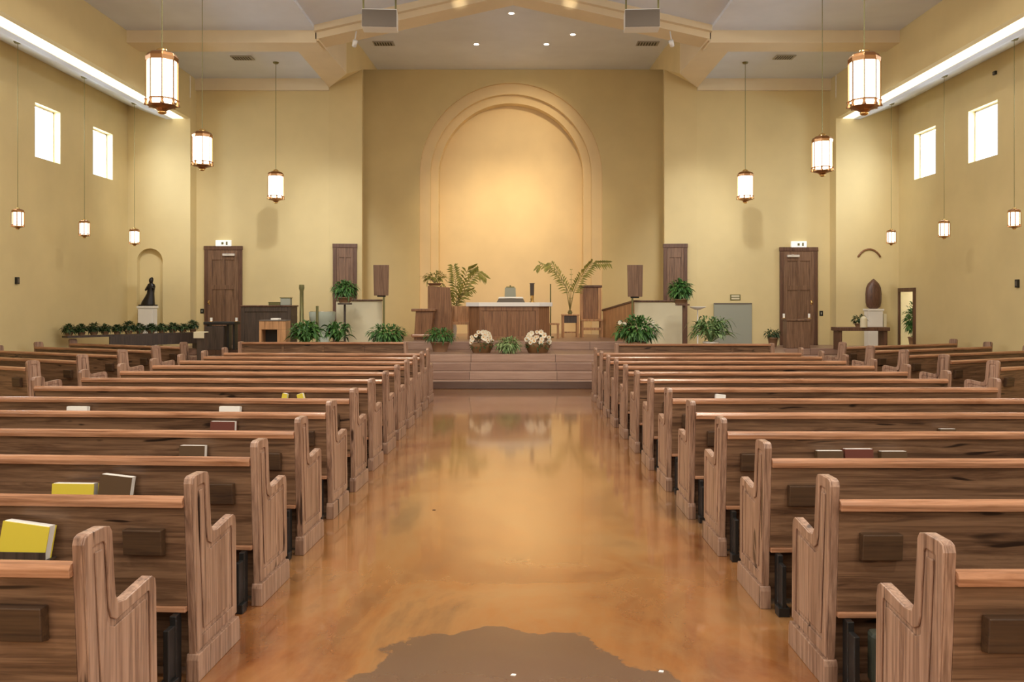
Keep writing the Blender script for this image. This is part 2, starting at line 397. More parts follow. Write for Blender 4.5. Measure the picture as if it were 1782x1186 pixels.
for s in (-1, 1):
    mb.add([(s*8.24, Y0, ZB-.02), (s*8.40, Y0, ZB-.02), (s*8.40, DN, ZB-.02), (s*8.24, DN, ZB-.02)], [(0, 1, 2, 3)])
    mb.add([(s*8.40, Y0, ZB-.02), (s*(XW+.1), Y0, ZWT+.02), (s*(XW+.1), DN, ZWT+.02), (s*8.40, DN, ZB-.02)], [(0, 1, 2, 3)])
struct(mb.build('ceiling', M['ceiling'], fix=False))

# bulkheads along the side aisles, with emissive white strips under them
k = 1
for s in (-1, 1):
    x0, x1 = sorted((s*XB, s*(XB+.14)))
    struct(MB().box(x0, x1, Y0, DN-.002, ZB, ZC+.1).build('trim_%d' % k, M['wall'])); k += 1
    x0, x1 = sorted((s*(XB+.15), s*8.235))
    o = MB().box(x0, x1, Y0+.1, DN-.05, ZB-.015, ZB+.01).build("glowing_strip", M["cove"])
    tag(o, 'long glowing white strip under the %s bulkhead' % ('left' if s < 0 else 'right'), 'light')

# portal beam: level arms, raking centre, headers running back to the sanctuary corner
def beam_box(mb, a, b, wdt, z0a, z1a, z0b=None, z1b=None):
    a, b = Vector(a), Vector(b); d = (b-a).normalized(); nrm = Vector((-d.y, d.x))*wdt/2
    z0b = z0a if z0b is None else z0b; z1b = z1a if z1b is None else z1b
    vs = []
    for q, z0, z1 in ((a, z0a, z1a), (b, z0b, z1b)):
        for sg in (-1, 1):
            for z in (z0, z1): vs.append((q.x+sg*nrm.x, q.y+sg*nrm.y, z))
    mb.add(vs, [(0, 1, 3, 2), (4, 6, 7, 5), (0, 4, 5, 1), (2, 3, 7, 6), (0, 2, 6, 4), (1, 5, 7, 3)])
mb = MB()
for s in (-1, 1):
    x0, x1 = sorted((s*XB, s*(XR-.02))); mb.box(x0, x1, DP, DP+.62, 6.90, ZC+.02)
    # raking half: box with sloping soffit, its back closes the gap up to the sanctuary ceiling
    for (ya, yb, zlo, th) in ((DP, DP+.62, 6.97, 1.2), (DP-.12, DP-.001, 7.10, .20)):
        pts = [(s*XR, zlo), (0, zlo+.90), (0, zlo+.90+th), (s*XR, zlo+th)]
        mb.prism(pts, ya, yb, 'y')
    mb.prism([(s*4.54, DP+.02), (s*3.94, DP+.02), (s*3.86, 19.7), (s*4.54, DF-.002)], 6.945, ZS+.05, 'z')
    x0, x1 = sorted((s*XB, s*4.54)); mb.box(x0, x1, DF-.10, DF-.001, 6.86, ZC+.02)
struct(mb.build('trim_3', M['trim']))

# platform: four shallow steps, then a raised altar level
def plat(o_, z0, z1, hw=5.3, back=18.5, name='trim'):
    pts = [(-hw-.6+o_*.2, 16.9+o_*1.0), (-hw+.5+o_*.3, 16.2+o_), (hw-.5-o_*.3, 16.2+o_), (hw+.6-o_*.2, 16.9+o_*1.0), (hw+.9, back+o_), (XW-.01, back+o_), (XW-.01, DN), (XB, DN), (XB, DF), (4.54, DF),
           (XS, DS), (2.41, DS), (1.92, DS+.62), (-2.04, DS+.62), (-2.53, DS), (-XS, DS), (-4.54, DF), (-XB, DF), (-XB, DN), (-XW+.01, DN), (-XW+.01, back+o_), (-hw-.9, back+o_)]
    return MB().prism(pts, z0, z1, 'z')
for i in range(4):
    struct(plat(i*.32, i*.15, (i+1)*.15-.0005).build('trim_%d' % (4+i), M['planks'], bevel=.012))
T1 = .60; T2 = .78
struct(MB().prism([(-3.0, 19.2), (-2.6, 18.85), (2.5, 18.85), (2.9, 19.2), (2.9, 22.95), (2.2, DS), (1.92, DS+.6), (-2.04, DS+.6), (-2.3, DS), (-3.0, 22.95)], T1, T2, 'z').build('trim_8', M['planks'], bevel=.012))

# alcove beyond the small doorway in the right wall
mb = MB()
ax0, ax1 = XW+.02, XW+.9
mb.add([(ax0, 19.5, .6), (ax1, 19.5, .6), (ax1, 19.5, 2.2), (ax0, 19.5, 2.2)], [(0, 1, 2, 3)])
mb.add([(ax1, 19.5, .6), (ax1, 21.4, .6), (ax1, 21.4, 2.2), (ax1, 19.5, 2.2)], [(0, 1, 2, 3)])
mb.add([(ax0, 20.95, .6), (ax1, 20.95, .6), (ax1, 20.95, 2.2), (ax0, 20.95, 2.2)], [(0, 1, 2, 3)])
mb.add([(ax0, 19.5, 2.2), (ax1, 19.5, 2.2), (ax1, 21.4, 2.2), (ax0, 21.4, 2.2)], [(0, 1, 2, 3)])
mb.add([(XW-.005, 19.5, .599), (ax1, 19.5, .599), (ax1, 21.4, .599), (XW-.005, 21.4, .599)], [(0, 1, 2, 3)])
struct(mb.build('wall_alcove', M['cream'], fix=False))
light('AREA', 'alcove_light', (XW+.8, 20.4, 2.15), 10, WARM, shape='DISK', size=.3)
mb = MB()
mb.box(XW-.03, XW+.2, 19.72, 19.82, .6, 1.99).box(XW-.03, XW+.2, 19.821, 20.585, 1.90, 1.99).box(XW-.03, XW+.02, 20.55, 20.585, .6, 1.8999)
struct(mb.build('door_3', M['door_frame']))

# ------------------------------------------------------------------ doors
def panel_door(name, x, d, z0, wd, ht, rz=0, closer=None, knob=None):
    r = bpy.data.objects.new(name, None); r.location = (x, d, z0); r.rotation_euler = (0, 0, rz); COL.objects.link(r); r['kind'] = 'structure'
    f = MB().box(-wd/2, -wd/2+.09, -.06, 0, 0, ht-.10).box(wd/2-.09, wd/2, -.06, 0, 0, ht-.10).box(-wd/2-.01, wd/2+.01, -.068, 0, ht-.0999, ht)
    f.build('door_frame', M['door_frame'], r, bevel=.008)
    iw = wd/2-.09
    lf = MB().box(-iw, iw, -.03, 0, 0, ht-.10)
    zt = ht-.10; zm = ht*.56
    sw = min(.10, iw*.3)
    for a, b, z_0, z_1 in ((-iw+.001, -iw+sw, .001, zt-.001), (iw-sw, iw-.001, .001, zt-.001), (-sw*.35, sw*.35, .2501, zm-.0001), (-sw*.35, sw*.35, zm+.1101, zt-.2401), (-iw+sw, iw-sw, zt-.24, zt-.001), (-iw+sw, iw-sw, zm, zm+.11), (-iw+sw, iw-sw, .001, .25)):
        lf.box(a+.0002, b-.0002, -.052, -.029, z_0, z_1)
    leaf = lf.build('door_leaf', M['door_wood'], r, bevel=.004)
    if closer is not None: MB().box(closer, closer+.30, -.115, -.046, zt-.15, zt-.09).box(closer+.1, closer+.16, -.14, -.046, zt-.10, zt-.085).build('door_closer', M['closer'], leaf, bevel=.01)
    if knob is not None: MB().cyl(knob, -.06, 1.0, 1.10, .02, n=8).ball(knob, -.09, 1.05, .03).build('handle', M['gold'], leaf)
    return r
panel_door('door_1', X(389.5, DF), DF-.001, T1, .93, Z(428, DF)-T1, closer=0.0, knob=-.34)
panel_door('door_2', X(1389, DF), DF-.001, T1, .93, Z(430, DF)-T1, closer=-.30, knob=.30)
# narrow tall doors on the oblique returns
for px, nm in ((600.5, 'door_4'), (1175, 'door_5')):
    yy = 21.03; panel_door(nm, X(px, yy), yy-.002, T1, .585, Z(424, yy)-T1, rz=.126*(1 if px < 893 else -1))

def exit_sign(px, py, which, flip):
    d = DF-.09
    t = thing('exit_sign', which, 'sign', (X(px, d), DF-.012, Z(py, d)), group=None)
    MB().box(-.19, .19, -.07, 0, 0, .15).build('sign_box', M['sign'], t, bevel=.01)
    MB().box(-.04+flip, .01+flip, -.076, -.07, .04, .10).build('sign_mark', M['bronze'], t); MB().box(.07+flip, .11+flip, -.076, -.07, .03, .11).build('sign_mark', M['bronze'], t)
    MB().box(-.02, .02, -.05, -.01, -.05, 0).build('bracket', M['white'], t)
exit_sign(388, 428, 'small white lit box sign above the left brown door', 0)
exit_sign(1391, 430, 'small white lit box sign above the right brown door', 0)

# ------------------------------------------------------------------ pews
def inset(pts, d):
    out = []; k_ = len(pts)
    ar = sum(pts[i][0]*pts[(i+1) % k_][1]-pts[(i+1) % k_][0]*pts[i][1] for i in range(k_))
    sg = 1 if ar > 0 else -1
    for i in range(k_):
        a, b, c_ = Vector(pts[i-1]), Vector(pts[i]), Vector(pts[(i+1) % k_])
        e1 = (b-a).normalized(); e2 = (c_-b).normalized(); n1 = Vector((-e1.y, e1.x))*sg; n2 = Vector((-e2.y, e2.x))*sg
        nn = (n1+n2); nn = nn/max(.35, nn.length_squared)*2
        out.append(tuple(b+nn*d))
    return out
def make_pew(L, label):
    t = thing('pew', label, 'pew')
    prof = [(.03, 0), (.024, .13), (-.025, .80), (-.031, .875), (-.022, .897), (.0, .905), (.095, .905), (.128, .897), (.143, .875), (.150, .80), (.166, .65), (.185, .618),
            (.235, .610), (.38, .628), (.428, .632), (.453, .615), (.460, .58), (.470, .14), (.475, 0)]
    out = prof[1:-1]
    inn = [(.068, .185), (.020, .79), (.016, .835), (.020, .852), (.030, .857), (.080, .857), (.094, .853), (.101, .842), (.108, .775), (.124, .618), (.138, .582),
           (.17, .564), (.368, .582), (.400, .585), (.409, .578), (.412, .56), (.424, .185)]
    fld = [(.092, .208), (.042, .79), (.040, .832), (.084, .832), (.089, .77), (.105, .60), (.124, .560), (.16, .542), (.37, .562), (.392, .556), (.402, .208)]
    for s in (-1, 1):
        xo = s*L/2
        e = MB().prism(prof, *sorted((xo-s*.042, xo-s*.008)))
        e.band(out, inn, *sorted((xo-s*.008, xo)))
        # raised upright field inside the frame, split in two by a groove
        e.prism(fld, *sorted((xo-s*.0079, xo-s*.0015)))
        ep = e.build('end_panel', M['wood_z'], t, bevel=.0035, seg=2)
        MB().prism([(.012, 0), (.012, .095), (.02, .12), (.478, .12), (.492, .095), (.50, .0)], *sorted((xo-s*.05, xo+s*.008))).build('plinth', M['wood_z'], t, bevel=.004)
    a = L/2-.042
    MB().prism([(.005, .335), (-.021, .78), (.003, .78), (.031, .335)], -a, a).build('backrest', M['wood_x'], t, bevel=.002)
    r = MB().prism([(-.043, .772), (-.046, .799), (-.036, .814), (-.014, .820), (.010, .814), (.018, .798), (.016, .772)], -a, a)
    r.build('top_rail', M['wood_rail'], t, bevel=.003)
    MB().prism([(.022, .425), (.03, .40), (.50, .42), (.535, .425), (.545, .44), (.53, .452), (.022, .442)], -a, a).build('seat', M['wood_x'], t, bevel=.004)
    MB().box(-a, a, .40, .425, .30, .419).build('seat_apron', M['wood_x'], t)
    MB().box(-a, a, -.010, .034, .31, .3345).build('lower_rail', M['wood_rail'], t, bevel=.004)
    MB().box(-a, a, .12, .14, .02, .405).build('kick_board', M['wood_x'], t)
    for q in (-a+.04, 0, a-.04):
        MB().box(q-.015, q+.015, -.045, .01, .0, .308).box(q-.03, q+.03, -.11, -.0451, .0, .05).box(q-.012, q+.012, -.11, -.0451, .0501, .27).build('kneeler_bracket', M['black'], t, bevel=.004)
    MB().box(-a+.10, a-.10, -.13, -.05, .07, .29).build('kneeler', M['vinyl'], t, bevel=.02)
    for s in (-1, 1):
        xo = s*(a-.17)
        MB().prism([(-.012, .56), (-.055, .57), (-.063, .68), (-.018, .68)], xo-.085, xo+.085).build('card_pocket', M['pocket'], t, bevel=.004)
    return t
LN = 3.45
ORD = ['nearest', 'second nearest', 'third nearest', 'fourth nearest', 'fifth nearest', 'sixth nearest', 'seventh nearest', 'eighth nearest', 'ninth nearest', 'tenth nearest', 'eleventh nearest', 'second from the front', 'front']
rotL = -math.radians(3.2)
pew0 = None; pewL = []; pewR = []
for i in range(13):
    lab = '%s wooden pew of the left central block beside the aisle' % ORD[i]
    # aisle end at X=-1.38
    d = 2.77+.928*i
    cx_ = -1.38-LN/2*math.cos(rotL); cy_ = d-LN/2*math.sin(rotL)
    if pew0 is None:
        pew0 = make_pew(LN, lab); pew0['group'] = 'pews of the left central block'; o = pew0
        o.location = (cx_, cy_, 0); o.rotation_euler = (0, 0, rotL)
    else: o = dup(pew0, (cx_, cy_, 0), rotL, lab, 'pews of the left central block')
    pewL.append(d)
for i in range(13):
    d = 2.69+.948*i
    dup(pew0, (1.345+LN/2, d, 0), 0, '%s wooden pew of the right central block beside the aisle' % ORD[i], 'pews of the right central block'); pewR.append(d)
# side blocks, turned towards the altar
SO = ['nearest', 'second', 'third', 'fourth', 'fifth']
for s, nm in ((-1, 'left'), (1, 'right')):
    for i in range(5):
        a_ = -math.radians(19)*(-s)*(-1) if False else (math.radians(-26) if s < 0 else math.radians(26))
        d = 10.9+1.26*i
        Ls = 3.3
        cx_ = s*(6.15+Ls/2*math.cos(a_)); cy_ = d+Ls/2*math.sin(abs(a_))
        dup(pew0, (cx_, cy_, 0), a_, '%s visible angled pew of the %s side block along the %s wall' % (SO[i] if i else 'nearest', nm, nm), 'angled pews along the %s wall' % nm, scale=(Ls/LN*.955, 1, 1))

# kneeling screens in front of the first pews
for s, xa, xb, d, h in ((-1, -4.95, -1.95, 15.45, .93), (1, 1.88, 4.7, 15.45, .90)):
    t = thing('pew_screen', 'low panelled wooden screen in front of the %s front pew' % ('left' if s < 0 else 'right'), 'screen', ((xa+xb)/2, d, 0))
    hw = (xb-xa)/2
    b_ = MB().box(-hw, hw, -.015, .015, .05, h-.04)
    for j in range(5): q = -hw+.02+j*(2*hw-.08)/4; b_.box(q, q+.04, -.025, .025, .05, h-.04)
    b_.build('screen_panel', M['wood_x'], t)
    MB().box(-hw-.03, hw+.03, -.05, .06, h-.04, h).build('top_rail', M['wood_rail'], t, bevel=.012)
    for q in (-hw, hw): MB().box(q-.035, q+.035, -.06, .06, 0, h+.01).build('post', M['wood_z'], t, bevel=.01)

# ------------------------------------------------------------------ books in the pew racks
def book(px0, px1, py, row_d, left, label, kind, tilt=0.0, lean=.25, hgt=.15):
    """book standing against the back of a pew, held by a shallow rack"""
    d = row_d-.08
    w_ = (px1-px0)*d/F; xc = X((px0+px1)/2, d); zt = Z(py, d)
    if left: dy = (abs(xc)-1.38)*math.tan(-rotL); 
    else: dy = 0
    d += dy; w_ *= 1+dy/d; xc = X((px0+px1)/2, d); zt = min(Z(py, d), .80)
    t = thing('book', label, 'book', (xc, d-.01, zt-hgt), rotL if left else 0, 'hymnals standing on the pew backs')
    cov = {'y': M['yellow'], 'b': M['cover_brown'], 'r': M['cover_dark'], 'w': M['paper']}[kind]
    tk = .03
    cv = MB().box(-w_/2, w_/2, -.019, -.015, 0, hgt).box(-w_/2, w_/2, .031, .035, 0, hgt).box(-w_/2, -w_/2+.004, -.0149, .0309, 0, hgt).build('cover', cov, t)
    pg = MB().box(-w_/2+.006, w_/2-.004, -.0149, .0309, .004, hgt+.003).build('pages', M['paper'], t)
    for o in (cv, pg): o.rotation_euler = (-.10, tilt, 0)
    return t, xc, d, zt-hgt, w_
racks = []
BK = [
 (0, 84, 910, 1, 1, 'large yellow folder with white pages leaning in the second nearest left pew', 'y', .12),
 (92, 167, 841, 2, 1, 'yellow edged book standing left of the tilted brown book on the third left pew', 'y', 0),
 (172, 228, 827, 2, 1, 'tilted brown book with white page edges in the third left pew', 'b', .10),
 (313, 358, 775, 3, 1, 'brown book with white top standing in the fourth nearest left pew', 'b', 0),
 (367, 410, 733, 4, 1, 'dark book with bright white page top in the fifth nearest left pew', 'r', 0),
 (382, 418, 707, 5, 1, 'white book nearer the aisle on the sixth nearest left pew', 'w', 0),
 (117, 153, 707, 5, 1, 'white book far from the aisle on the sixth nearest left pew', 'w', 0),
 (487, 496, 684, 6, 1, 'small tan booklet left of another on the seventh nearest left pew', 'y', .2),
 (524, 535, 684, 6, 1, 'small tan tilted booklet nearest the aisle on the seventh nearest left pew', 'y', -.3),
 (1421, 1466, 784, 3, 0, 'leftmost of three books standing in the fourth nearest right pew', 'b', 0),
 (1469, 1518, 781, 3, 0, 'dark red middle book of three in the fourth nearest right pew', 'r', 0),
 (1532, 1577, 785, 3, 0, 'rightmost of three books standing in the fourth nearest right pew', 'b', 0),
 (1635, 1662, 746, 4, 0, 'small dark book with white edge in the fifth nearest right pew', 'b', 0),
 (1243, 1260, 686, 6, 0, 'small white booklet curling over the seventh nearest right pew back', 'w', .1),
]
for px0, px1, py, row, left, lab, kd, tl in BK:
    rd = (pewL if left else pewR)[row]
    t, xc, d, z0, w_ = book(px0, px1, py, rd, left, lab, kd, tl)
    rk = thing('book_rack', 'dark rack under the ' + ' '.join(lab.split()[:12]), 'rack', (xc, d, z0), rotL if left else 0, 'small racks screwed to the pew backs')
    MB().box(-w_/2-.01, w_/2+.01, -.03, .05, -.012, -.003).box(-w_/2-.01, w_/2+.01, -.036, -.03, -.012, .035).build('rack_shelf', M['dark_wood'], rk)

# ------------------------------------------------------------------ pendant lanterns
def make_lantern(name, label, h, r, cord, m_glass, small=False):
    t = thing(name, label, 'pendant lamp')
    n_ = 8; st = PI/8
    zb, zt = h*.17, h*.775
    MB().loft([(0, 0, zb, r*.93, r*.93), (0, 0, zt, r*.93, r*.93)], n_, False, True, st).build('glass_shade', m_glass, t)
    cp = MB().loft([(0, 0, zt-.01, r*1.03, r*1.03), (0, 0, zt+h*.05, r*1.05, r*1.05), (0, 0, zt+h*.10, r*.92, r*.92), (0, 0, zt+h*.125, r*.66, r*.66), (0, 0, zt+h*.14, r*.35, r*.35)], n_, False, True, st)
    cap = cp.build('cap', M['brass'], t, bevel=.004)
    MB().loft([(0, 0, zt+h*.135, r*.38, r*.38), (0, 0, zt+h*.165, r*.36, r*.36), (0, 0, zt+h*.19, r*.22, r*.22), (0, 0, zt+h*.20, .012, .012)], 14).build('dome', M['gold'], cap)
    bs = MB().loft([(0, 0, h*.02, r*.30, r*.30), (0, 0, h*.05, r*.45, r*.45), (0, 0, h*.075, r*.85, r*.85), (0, 0, h*.095, r*1.0, r*1.0), (0, 0, h*.10, r*.98, r*.98)], n_, False, True, st)
    # scalloped lower band: short posts between the lit openings
    for j in range(n_):
        a = st+2*PI*j/n_; bs.loft([(r*math.cos(a), r*math.sin(a), h*.09, r*.16, r*.16), (r*math.cos(a), r*math.sin(a), h*.14, r*.08, r*.08), (r*math.cos(a), r*math.sin(a), h*.185, r*.13, r*.13)], 6)
    bs.loft([(0, 0, h*.175, r*1.02, r*1.02), (0, 0, h*.195, r*1.02, r*1.02)], n_, False, True, st)
    base = bs.build('base_ring', M['brass'], t)
    MB().ball(0, 0, h*.0+.0, r*.3, h*.035).build('finial', M['gold'], base)
    br_ = MB()
    for j in range(n_):
        a = st+2*PI*j/n_; br_.box(r*math.cos(a)-.006, r*math.cos(a)+.006, r*math.sin(a)-.006, r*math.sin(a)+.006, zb, zt)
    br_.build('bars', M['brass'], t)
    MB().cyl(0, 0, h*.98, h+cord, .006 if not small else .005, n=6).build('cord', M['bronze'], t)
    MB().cyl(0, 0, h+cord-.03, h+cord, .055, .07, n=12).build('canopy', M['bronze'], t)
    return t
def lantern_at(px, py_top, py_bot, d, zc, label, small=False):
    zb = Z(py_bot, d); h = Z(py_top, d)-zb
    r = h*.225 if not small else h*.25
    t = make_lantern('pendant_lantern' if not small else 'small_pendant_lantern', label, h, r, zc-zb-h, M['lamp_small'] if small else M['lamp'], small)
    t.location = (X(px, d), d, zb)
    t['group'] = 'small lanterns over the side aisles' if small else 'large copper lanterns over the nave'
def nave_z(x): return ZC if abs(x) > XR else AP-(AP-ZK)*abs(x)/XR
for px, a, b, d, lab in ((282, 80, 195, 10.5, 'largest copper lantern on the left, lit, nearest the camera'), (352, 222, 295, 15.2, 'middle copper lantern of the left row, lit'), (480, 293, 352, 19.5, 'farthest copper lantern on the left, hanging before the front wall'),
                         (1504, 82, 197, 10.5, 'largest copper lantern on the right, lit, nearest the camera'), (1431, 230, 305, 15.2, 'middle copper lantern of the right row, lit'), (1297, 293, 352, 19.5, 'farthest copper lantern on the right, hanging before the front wall')):
    lantern_at(px, a, b, d, nave_z(X(px, d)), lab)
for px, a, b, lab in ((31, 360, 398, 'nearest small lantern along the left wall'), (147, 380, 413, 'middle small lantern along the left wall'), (234, 395, 427, 'farthest small lantern along the left wall, near the statue niche'),
                      (1765, 360, 398, 'nearest small lantern along the right wall'), (1643, 380, 415, 'middle small lantern along the right wall'), (1551, 397, 426, 'farthest small lantern along the right wall, near the corner')):
    d = 8.55*F/abs(px-CX); lantern_at(px, a, b, d, ZB+.05, lab, True)

# ------------------------------------------------------------------ ceiling fittings
for px, py, wpx, zc, lab in ((422, 100, 36, ZC, 'air vent in the left side ceiling'), (668, 75, 36, ZS, 'air vent in the left part of the sanctuary ceiling'), (1127, 75, 38, ZS, 'air vent in the right part of the sanctuary ceiling'), (1365, 99, 34, ZC, 'air vent in the right side ceiling')):
    d = (zc-H)*F/(CY-py); t = thing('ceiling_vent', lab, 'vent', (X(px, d), d, zc-.001), group='ceiling vents')
    hw = wpx*d/F/2
    MB().box(-hw, hw, -.16, .16, -.02, 0).build('vent_frame', M['vent'], t)
    g = MB()
    for j in range(7): g.box(-hw+.03+j*(2*hw-.06)/7, -hw+.03+(j+.55)*(2*hw-.06)/7, -.12, .12, -.024, -.0195)
    g.build('vent_slats', M['black'], t)
for px, py, lab in ((829, 76, 'left of the two paired downlights above the arch'), (951, 76, 'right of the two paired downlights above the arch'), (997, 59, 'downlight off to the right above the arch'), (890, 22, 'downlight closest to the portal beam ridge')):
    d = (ZS-H)*F/(CY-py); t = thing('downlight', lab, 'light', (X(px, d), d, ZS-.001), group='recessed downlights of the sanctuary')
    MB().cyl(0, 0, -.015, 0, .085, n=18).build('trim_ring', M['white'], t); MB().cyl(0, 0, -.018, -.0149, .06, n=18).build('lamp_face', M['bulb'], t)

for px, s in ((660, -1), (1118, 1)):
    d = 15.6; z0 = Z(47, d); z1 = Z(15, d)
    t = thing('hanging_speaker', 'boxy grey loudspeaker hung %s of the ridge before the portal beam' % ('left' if s < 0 else 'right'), 'speaker', (X(px, d), d, z0), s*-.06)
    h = z1-z0
    MB().box(-.32, .32, 0, .34, 0, h).build('cabinet', M['white'], t, bevel=.01)
    MB().box(-.315, .315, -.02, .0, .006, h-.02).build('grille', M['speaker'], t, bevel=.004)
    zt = nave_z(X(px, d))-z0
    for q in (-.31, .28): MB().box(q, q+.03, .05, .08, h-.02, zt).build('hanger', M['bronze'], t)
    # white angled mounting plate and spotlight on the outer side
    t2 = thing('spotlight', 'white adjustable spotlight under the %s slope of the portal beam' % ('left' if s < 0 else 'right'), 'light', (X(893+s*275, 17.1), 17.0, Z(80, 17.0)))
    MB().tube([(0, 0, 0), (-s*.04, -.10, .07)], .045, 10, .05).build('lamp_head', M['white'], t2)
    MB().tube([(0, 0, .03), (s*-.02, .12, .33)], .014, 6).build('arm', M['white'], t2)
# uplights washing the ridge of the beam
for px in (800, 992):
    sp_ = light('SPOT', 'beam_uplight', P(px, 26, 16.6), 14, (1, .85, .6), spot_size=.5, spot_blend=1, shadow_soft_size=.03); aim(sp_, P(px, 6, 17.15))

# ------------------------------------------------------------------ plants
def rdir(lo=-.2, hi=1):
    while True:
        v = Vector((random.uniform(-1, 1), random.uniform(-1, 1), random.uniform(lo, hi)))
        if .1 < v.length < 1: return v.normalized()
def pot_mb(r, h): return MB().loft([(0, 0, 0, r*.72, r*.72), (0, 0, h*.85, r*.98, r*.98), (0, 0, h*.86, r*1.08, r*1.08), (0, 0, h, r*1.08, r*1.08), (0, 0, h, r*.95, r*.95), (0, 0, h-.02, r*.9, r*.9)], 18)
def bush(loc, w_, h_, label, n=380, m_='leaf', ll=.11, lw=.045, pot=True, z_pot=.22, dep=None, flowers=0, name='potted_plant', cat='plant', potm='pot', group=None, flat=.0):
    t = thing(name, label, cat, loc, group=group); dep = dep or w_*.8
    z0 = 0
    if pot: pot_mb(min(w_*.28, .2), z_pot).build('pot', M[potm], t); z0 = z_pot*.8
    mb = MB(); st = MB(); zc = z0+(h_-z0)*.5
    for i in range(n):
        u = rdir(-.55, 1); rr = random.uniform(.5, 1.0)
        p_ = Vector((u.x*w_/2*rr, u.y*dep/2*rr, zc+u.z*(h_-z0)*.5*rr))
        mb.leaf(p_-u*ll*.4, (u+Vector((0, 0, -.25))+rdir(-1, 1)*.5), ll*random.uniform(.7, 1.3), lw*random.uniform(.7, 1.2), droop=.35)
    for i in range(9):
        u = rdir(.2, 1); st.tube([(0, 0, z0*.9), (u.x*w_*.15, u.y*dep*.15, z0+(h_-z0)*.35), (u.x*w_*.36, u.y*dep*.36, zc+u.z*(h_-z0)*.3)], .006, 5, .003)
    mb.build('foliage', M[m_], t, fix=False); st.build('stem', M['stem'], t)
    if flowers:
        fl = MB()
        for i in range(flowers):
            u = rdir(-.1, 1); u.y = -abs(u.y)*.7; c_ = Vector((u.x*w_*.45, u.y*dep*.5, zc+u.z*(h_-z0)*.45))
            for j in range(7):
                a = 2*PI*j/7; fl.leaf(c_, (math.cos(a), -.5, math.sin(a)), .055, .045, up=(0, -1, 0), droop=0)
            fl.ball(c_.x, c_.y-.012, c_.z, .016, n=6, k=4)
        fl.build('blossom', M['petal'], t, fix=False)
    return t
def fan_plant(loc, w_, h_, label, n=46, m_='leaf', potm='pot', z_pot=.22, lw=.07, fill=0):
    """arching strap leaves over a leafy clump in a pot"""
    t = thing('potted_plant', label, 'plant', loc); pot_mb(.16, z_pot).build('pot', M[potm], t)
    mb = MB()
    for i in range(n):
        a = random.uniform(0, 2*PI); ln = random.uniform(.45, 1.0); rise = random.uniform(.35, 1.0)
        ex = math.cos(a)*w_*.55*ln; ey = math.sin(a)*.36*w_*ln; top = (h_-z_pot)*rise; end = top*random.uniform(.1, .6)
        pts = []
        for q in range(9):
            s_ = q/8; zz = z_pot*.9+(1-s_)*s_*2*top*1.25+s_*s_*end+ .0
            pts.append(Vector((ex*s_**.8, ey*s_**.8, zz)))
        sd = Vector((-ey, ex, .35*random.uniform(-1, 1))).normalized(); vs = []
        for q, p_ in enumerate(pts):
            wq = lw*math.sin(PI*min(.97, (q+.5)/8.8)); vs += [p_-sd*wq/2, p_+sd*wq/2]
        mb.add(vs, [(2*q, 2*q+1, 2*q+3, 2*q+2) for q in range(8)], True)
    for i in range(fill):
        u = rdir(-.2, 1); rr = random.uniform(.4, 1)
        p_ = Vector((u.x*w_*.34*rr, u.y*w_*.28*rr, z_pot+(h_-z_pot)*.32+u.z*(h_-z_pot)*.42*rr))
        mb.leaf(p_, u+rdir(-1, 1)*.5, .15*random.uniform(.7, 1.3), .05, droop=.35)
    mb.build('foliage', M[m_], t, fix=False); return t
def frond(mb, st, pts, ln=.16, wd=.03, n=22, flat=True):
    pts = [Vector(p_) for p_ in pts]; st.tube(pts, .012, 6, .004)
    tot = len(pts)-1
    for i in range(n):
        s_ = .25+.75*i/(n-1); q = min(int(s_*tot), tot-1); f = s_*tot-q; p_ = pts[q].lerp(pts[q+1], f); d_ = (pts[q+1]-pts[q]).normalized()
        for sg in (-1, 1):
            u = d_.cross(Vector((0, 1, 0)))*sg; mb.leaf(p_, (d_*.8+u*.7+Vector((0, -.25*sg, -.25))), ln*(1.15-.6*s_)*random.uniform(.8, 1.1), wd, up=(0, -1, 0), droop=.25)

D1 = 18.2
bush((X(600, 18.6), 18.6, T1+1.04), .58, .52, 'round fern on a stand before the left oblique door', 520, 'leaf', .13, .045, pot=True, z_pot=.12)
t = thing('plant_stand', 'slim dark stand carrying the round fern on the left', 'stand', (X(600, 18.6), 18.6, T1))
MB().cyl(0, 0, 0, 1.0, .025).cyl(0, 0, 0, .03, .15).cyl(0, 0, 1.0, 1.035, .16).build('column', M['dark_wood'], t)
fan_plant((X(533, 17.4), 17.4, T1), .86, .80, 'broad-leaved green plant at the left of the font', 60, 'leaf', 'pot', fill=150)
fan_plant((X(588, 18.05), 18.05, T1), .80, .78, 'plant with long arching leaves right of the broad-leaved one', 44, 'leaf', 'pot', fill=90)
bush((X(673, 17.9), 17.9, T1), .86, .62, 'bushy speckled plant in front of the left low wall', 560, 'leaf', .12, .05)
bush((X(766, 18.1), 18.1, T1), .74, .52, 'dense dark green bush before the lectern', 600, 'leaf', .09, .035)
bush((X(1184, 18.4), 18.4, T1+1.017), .55, .56, 'trailing plant on a wooden post before the right oblique door', 480, 'leaf', .14, .06, z_pot=.1)
t = thing('plant_stand', 'slim brown wooden post carrying the trailing plant on the right', 'stand', (X(1190, 18.4), 18.4, T1))
MB().box(-.03, .03, -.03, .03, 0, .98).box(-.16, .10, -.12, .12, .98, 1.015).cyl(0, 0, 0, .03, .14).build('column', M['door_frame'], t)
bush((X(1108, 17.9), 17.9, T1), 1.0, .78, 'large leafy plant with white flecks before the right low wall', 620, 'leaf', .17, .06, flowers=6)
t = fan_plant((X(1237, 18.0), 18.0, T1), 1.15, .92, 'variegated plant with long leaves and pale pot on the right', 80, 'leaf_mid', 'stone', lw=.05, fill=260)
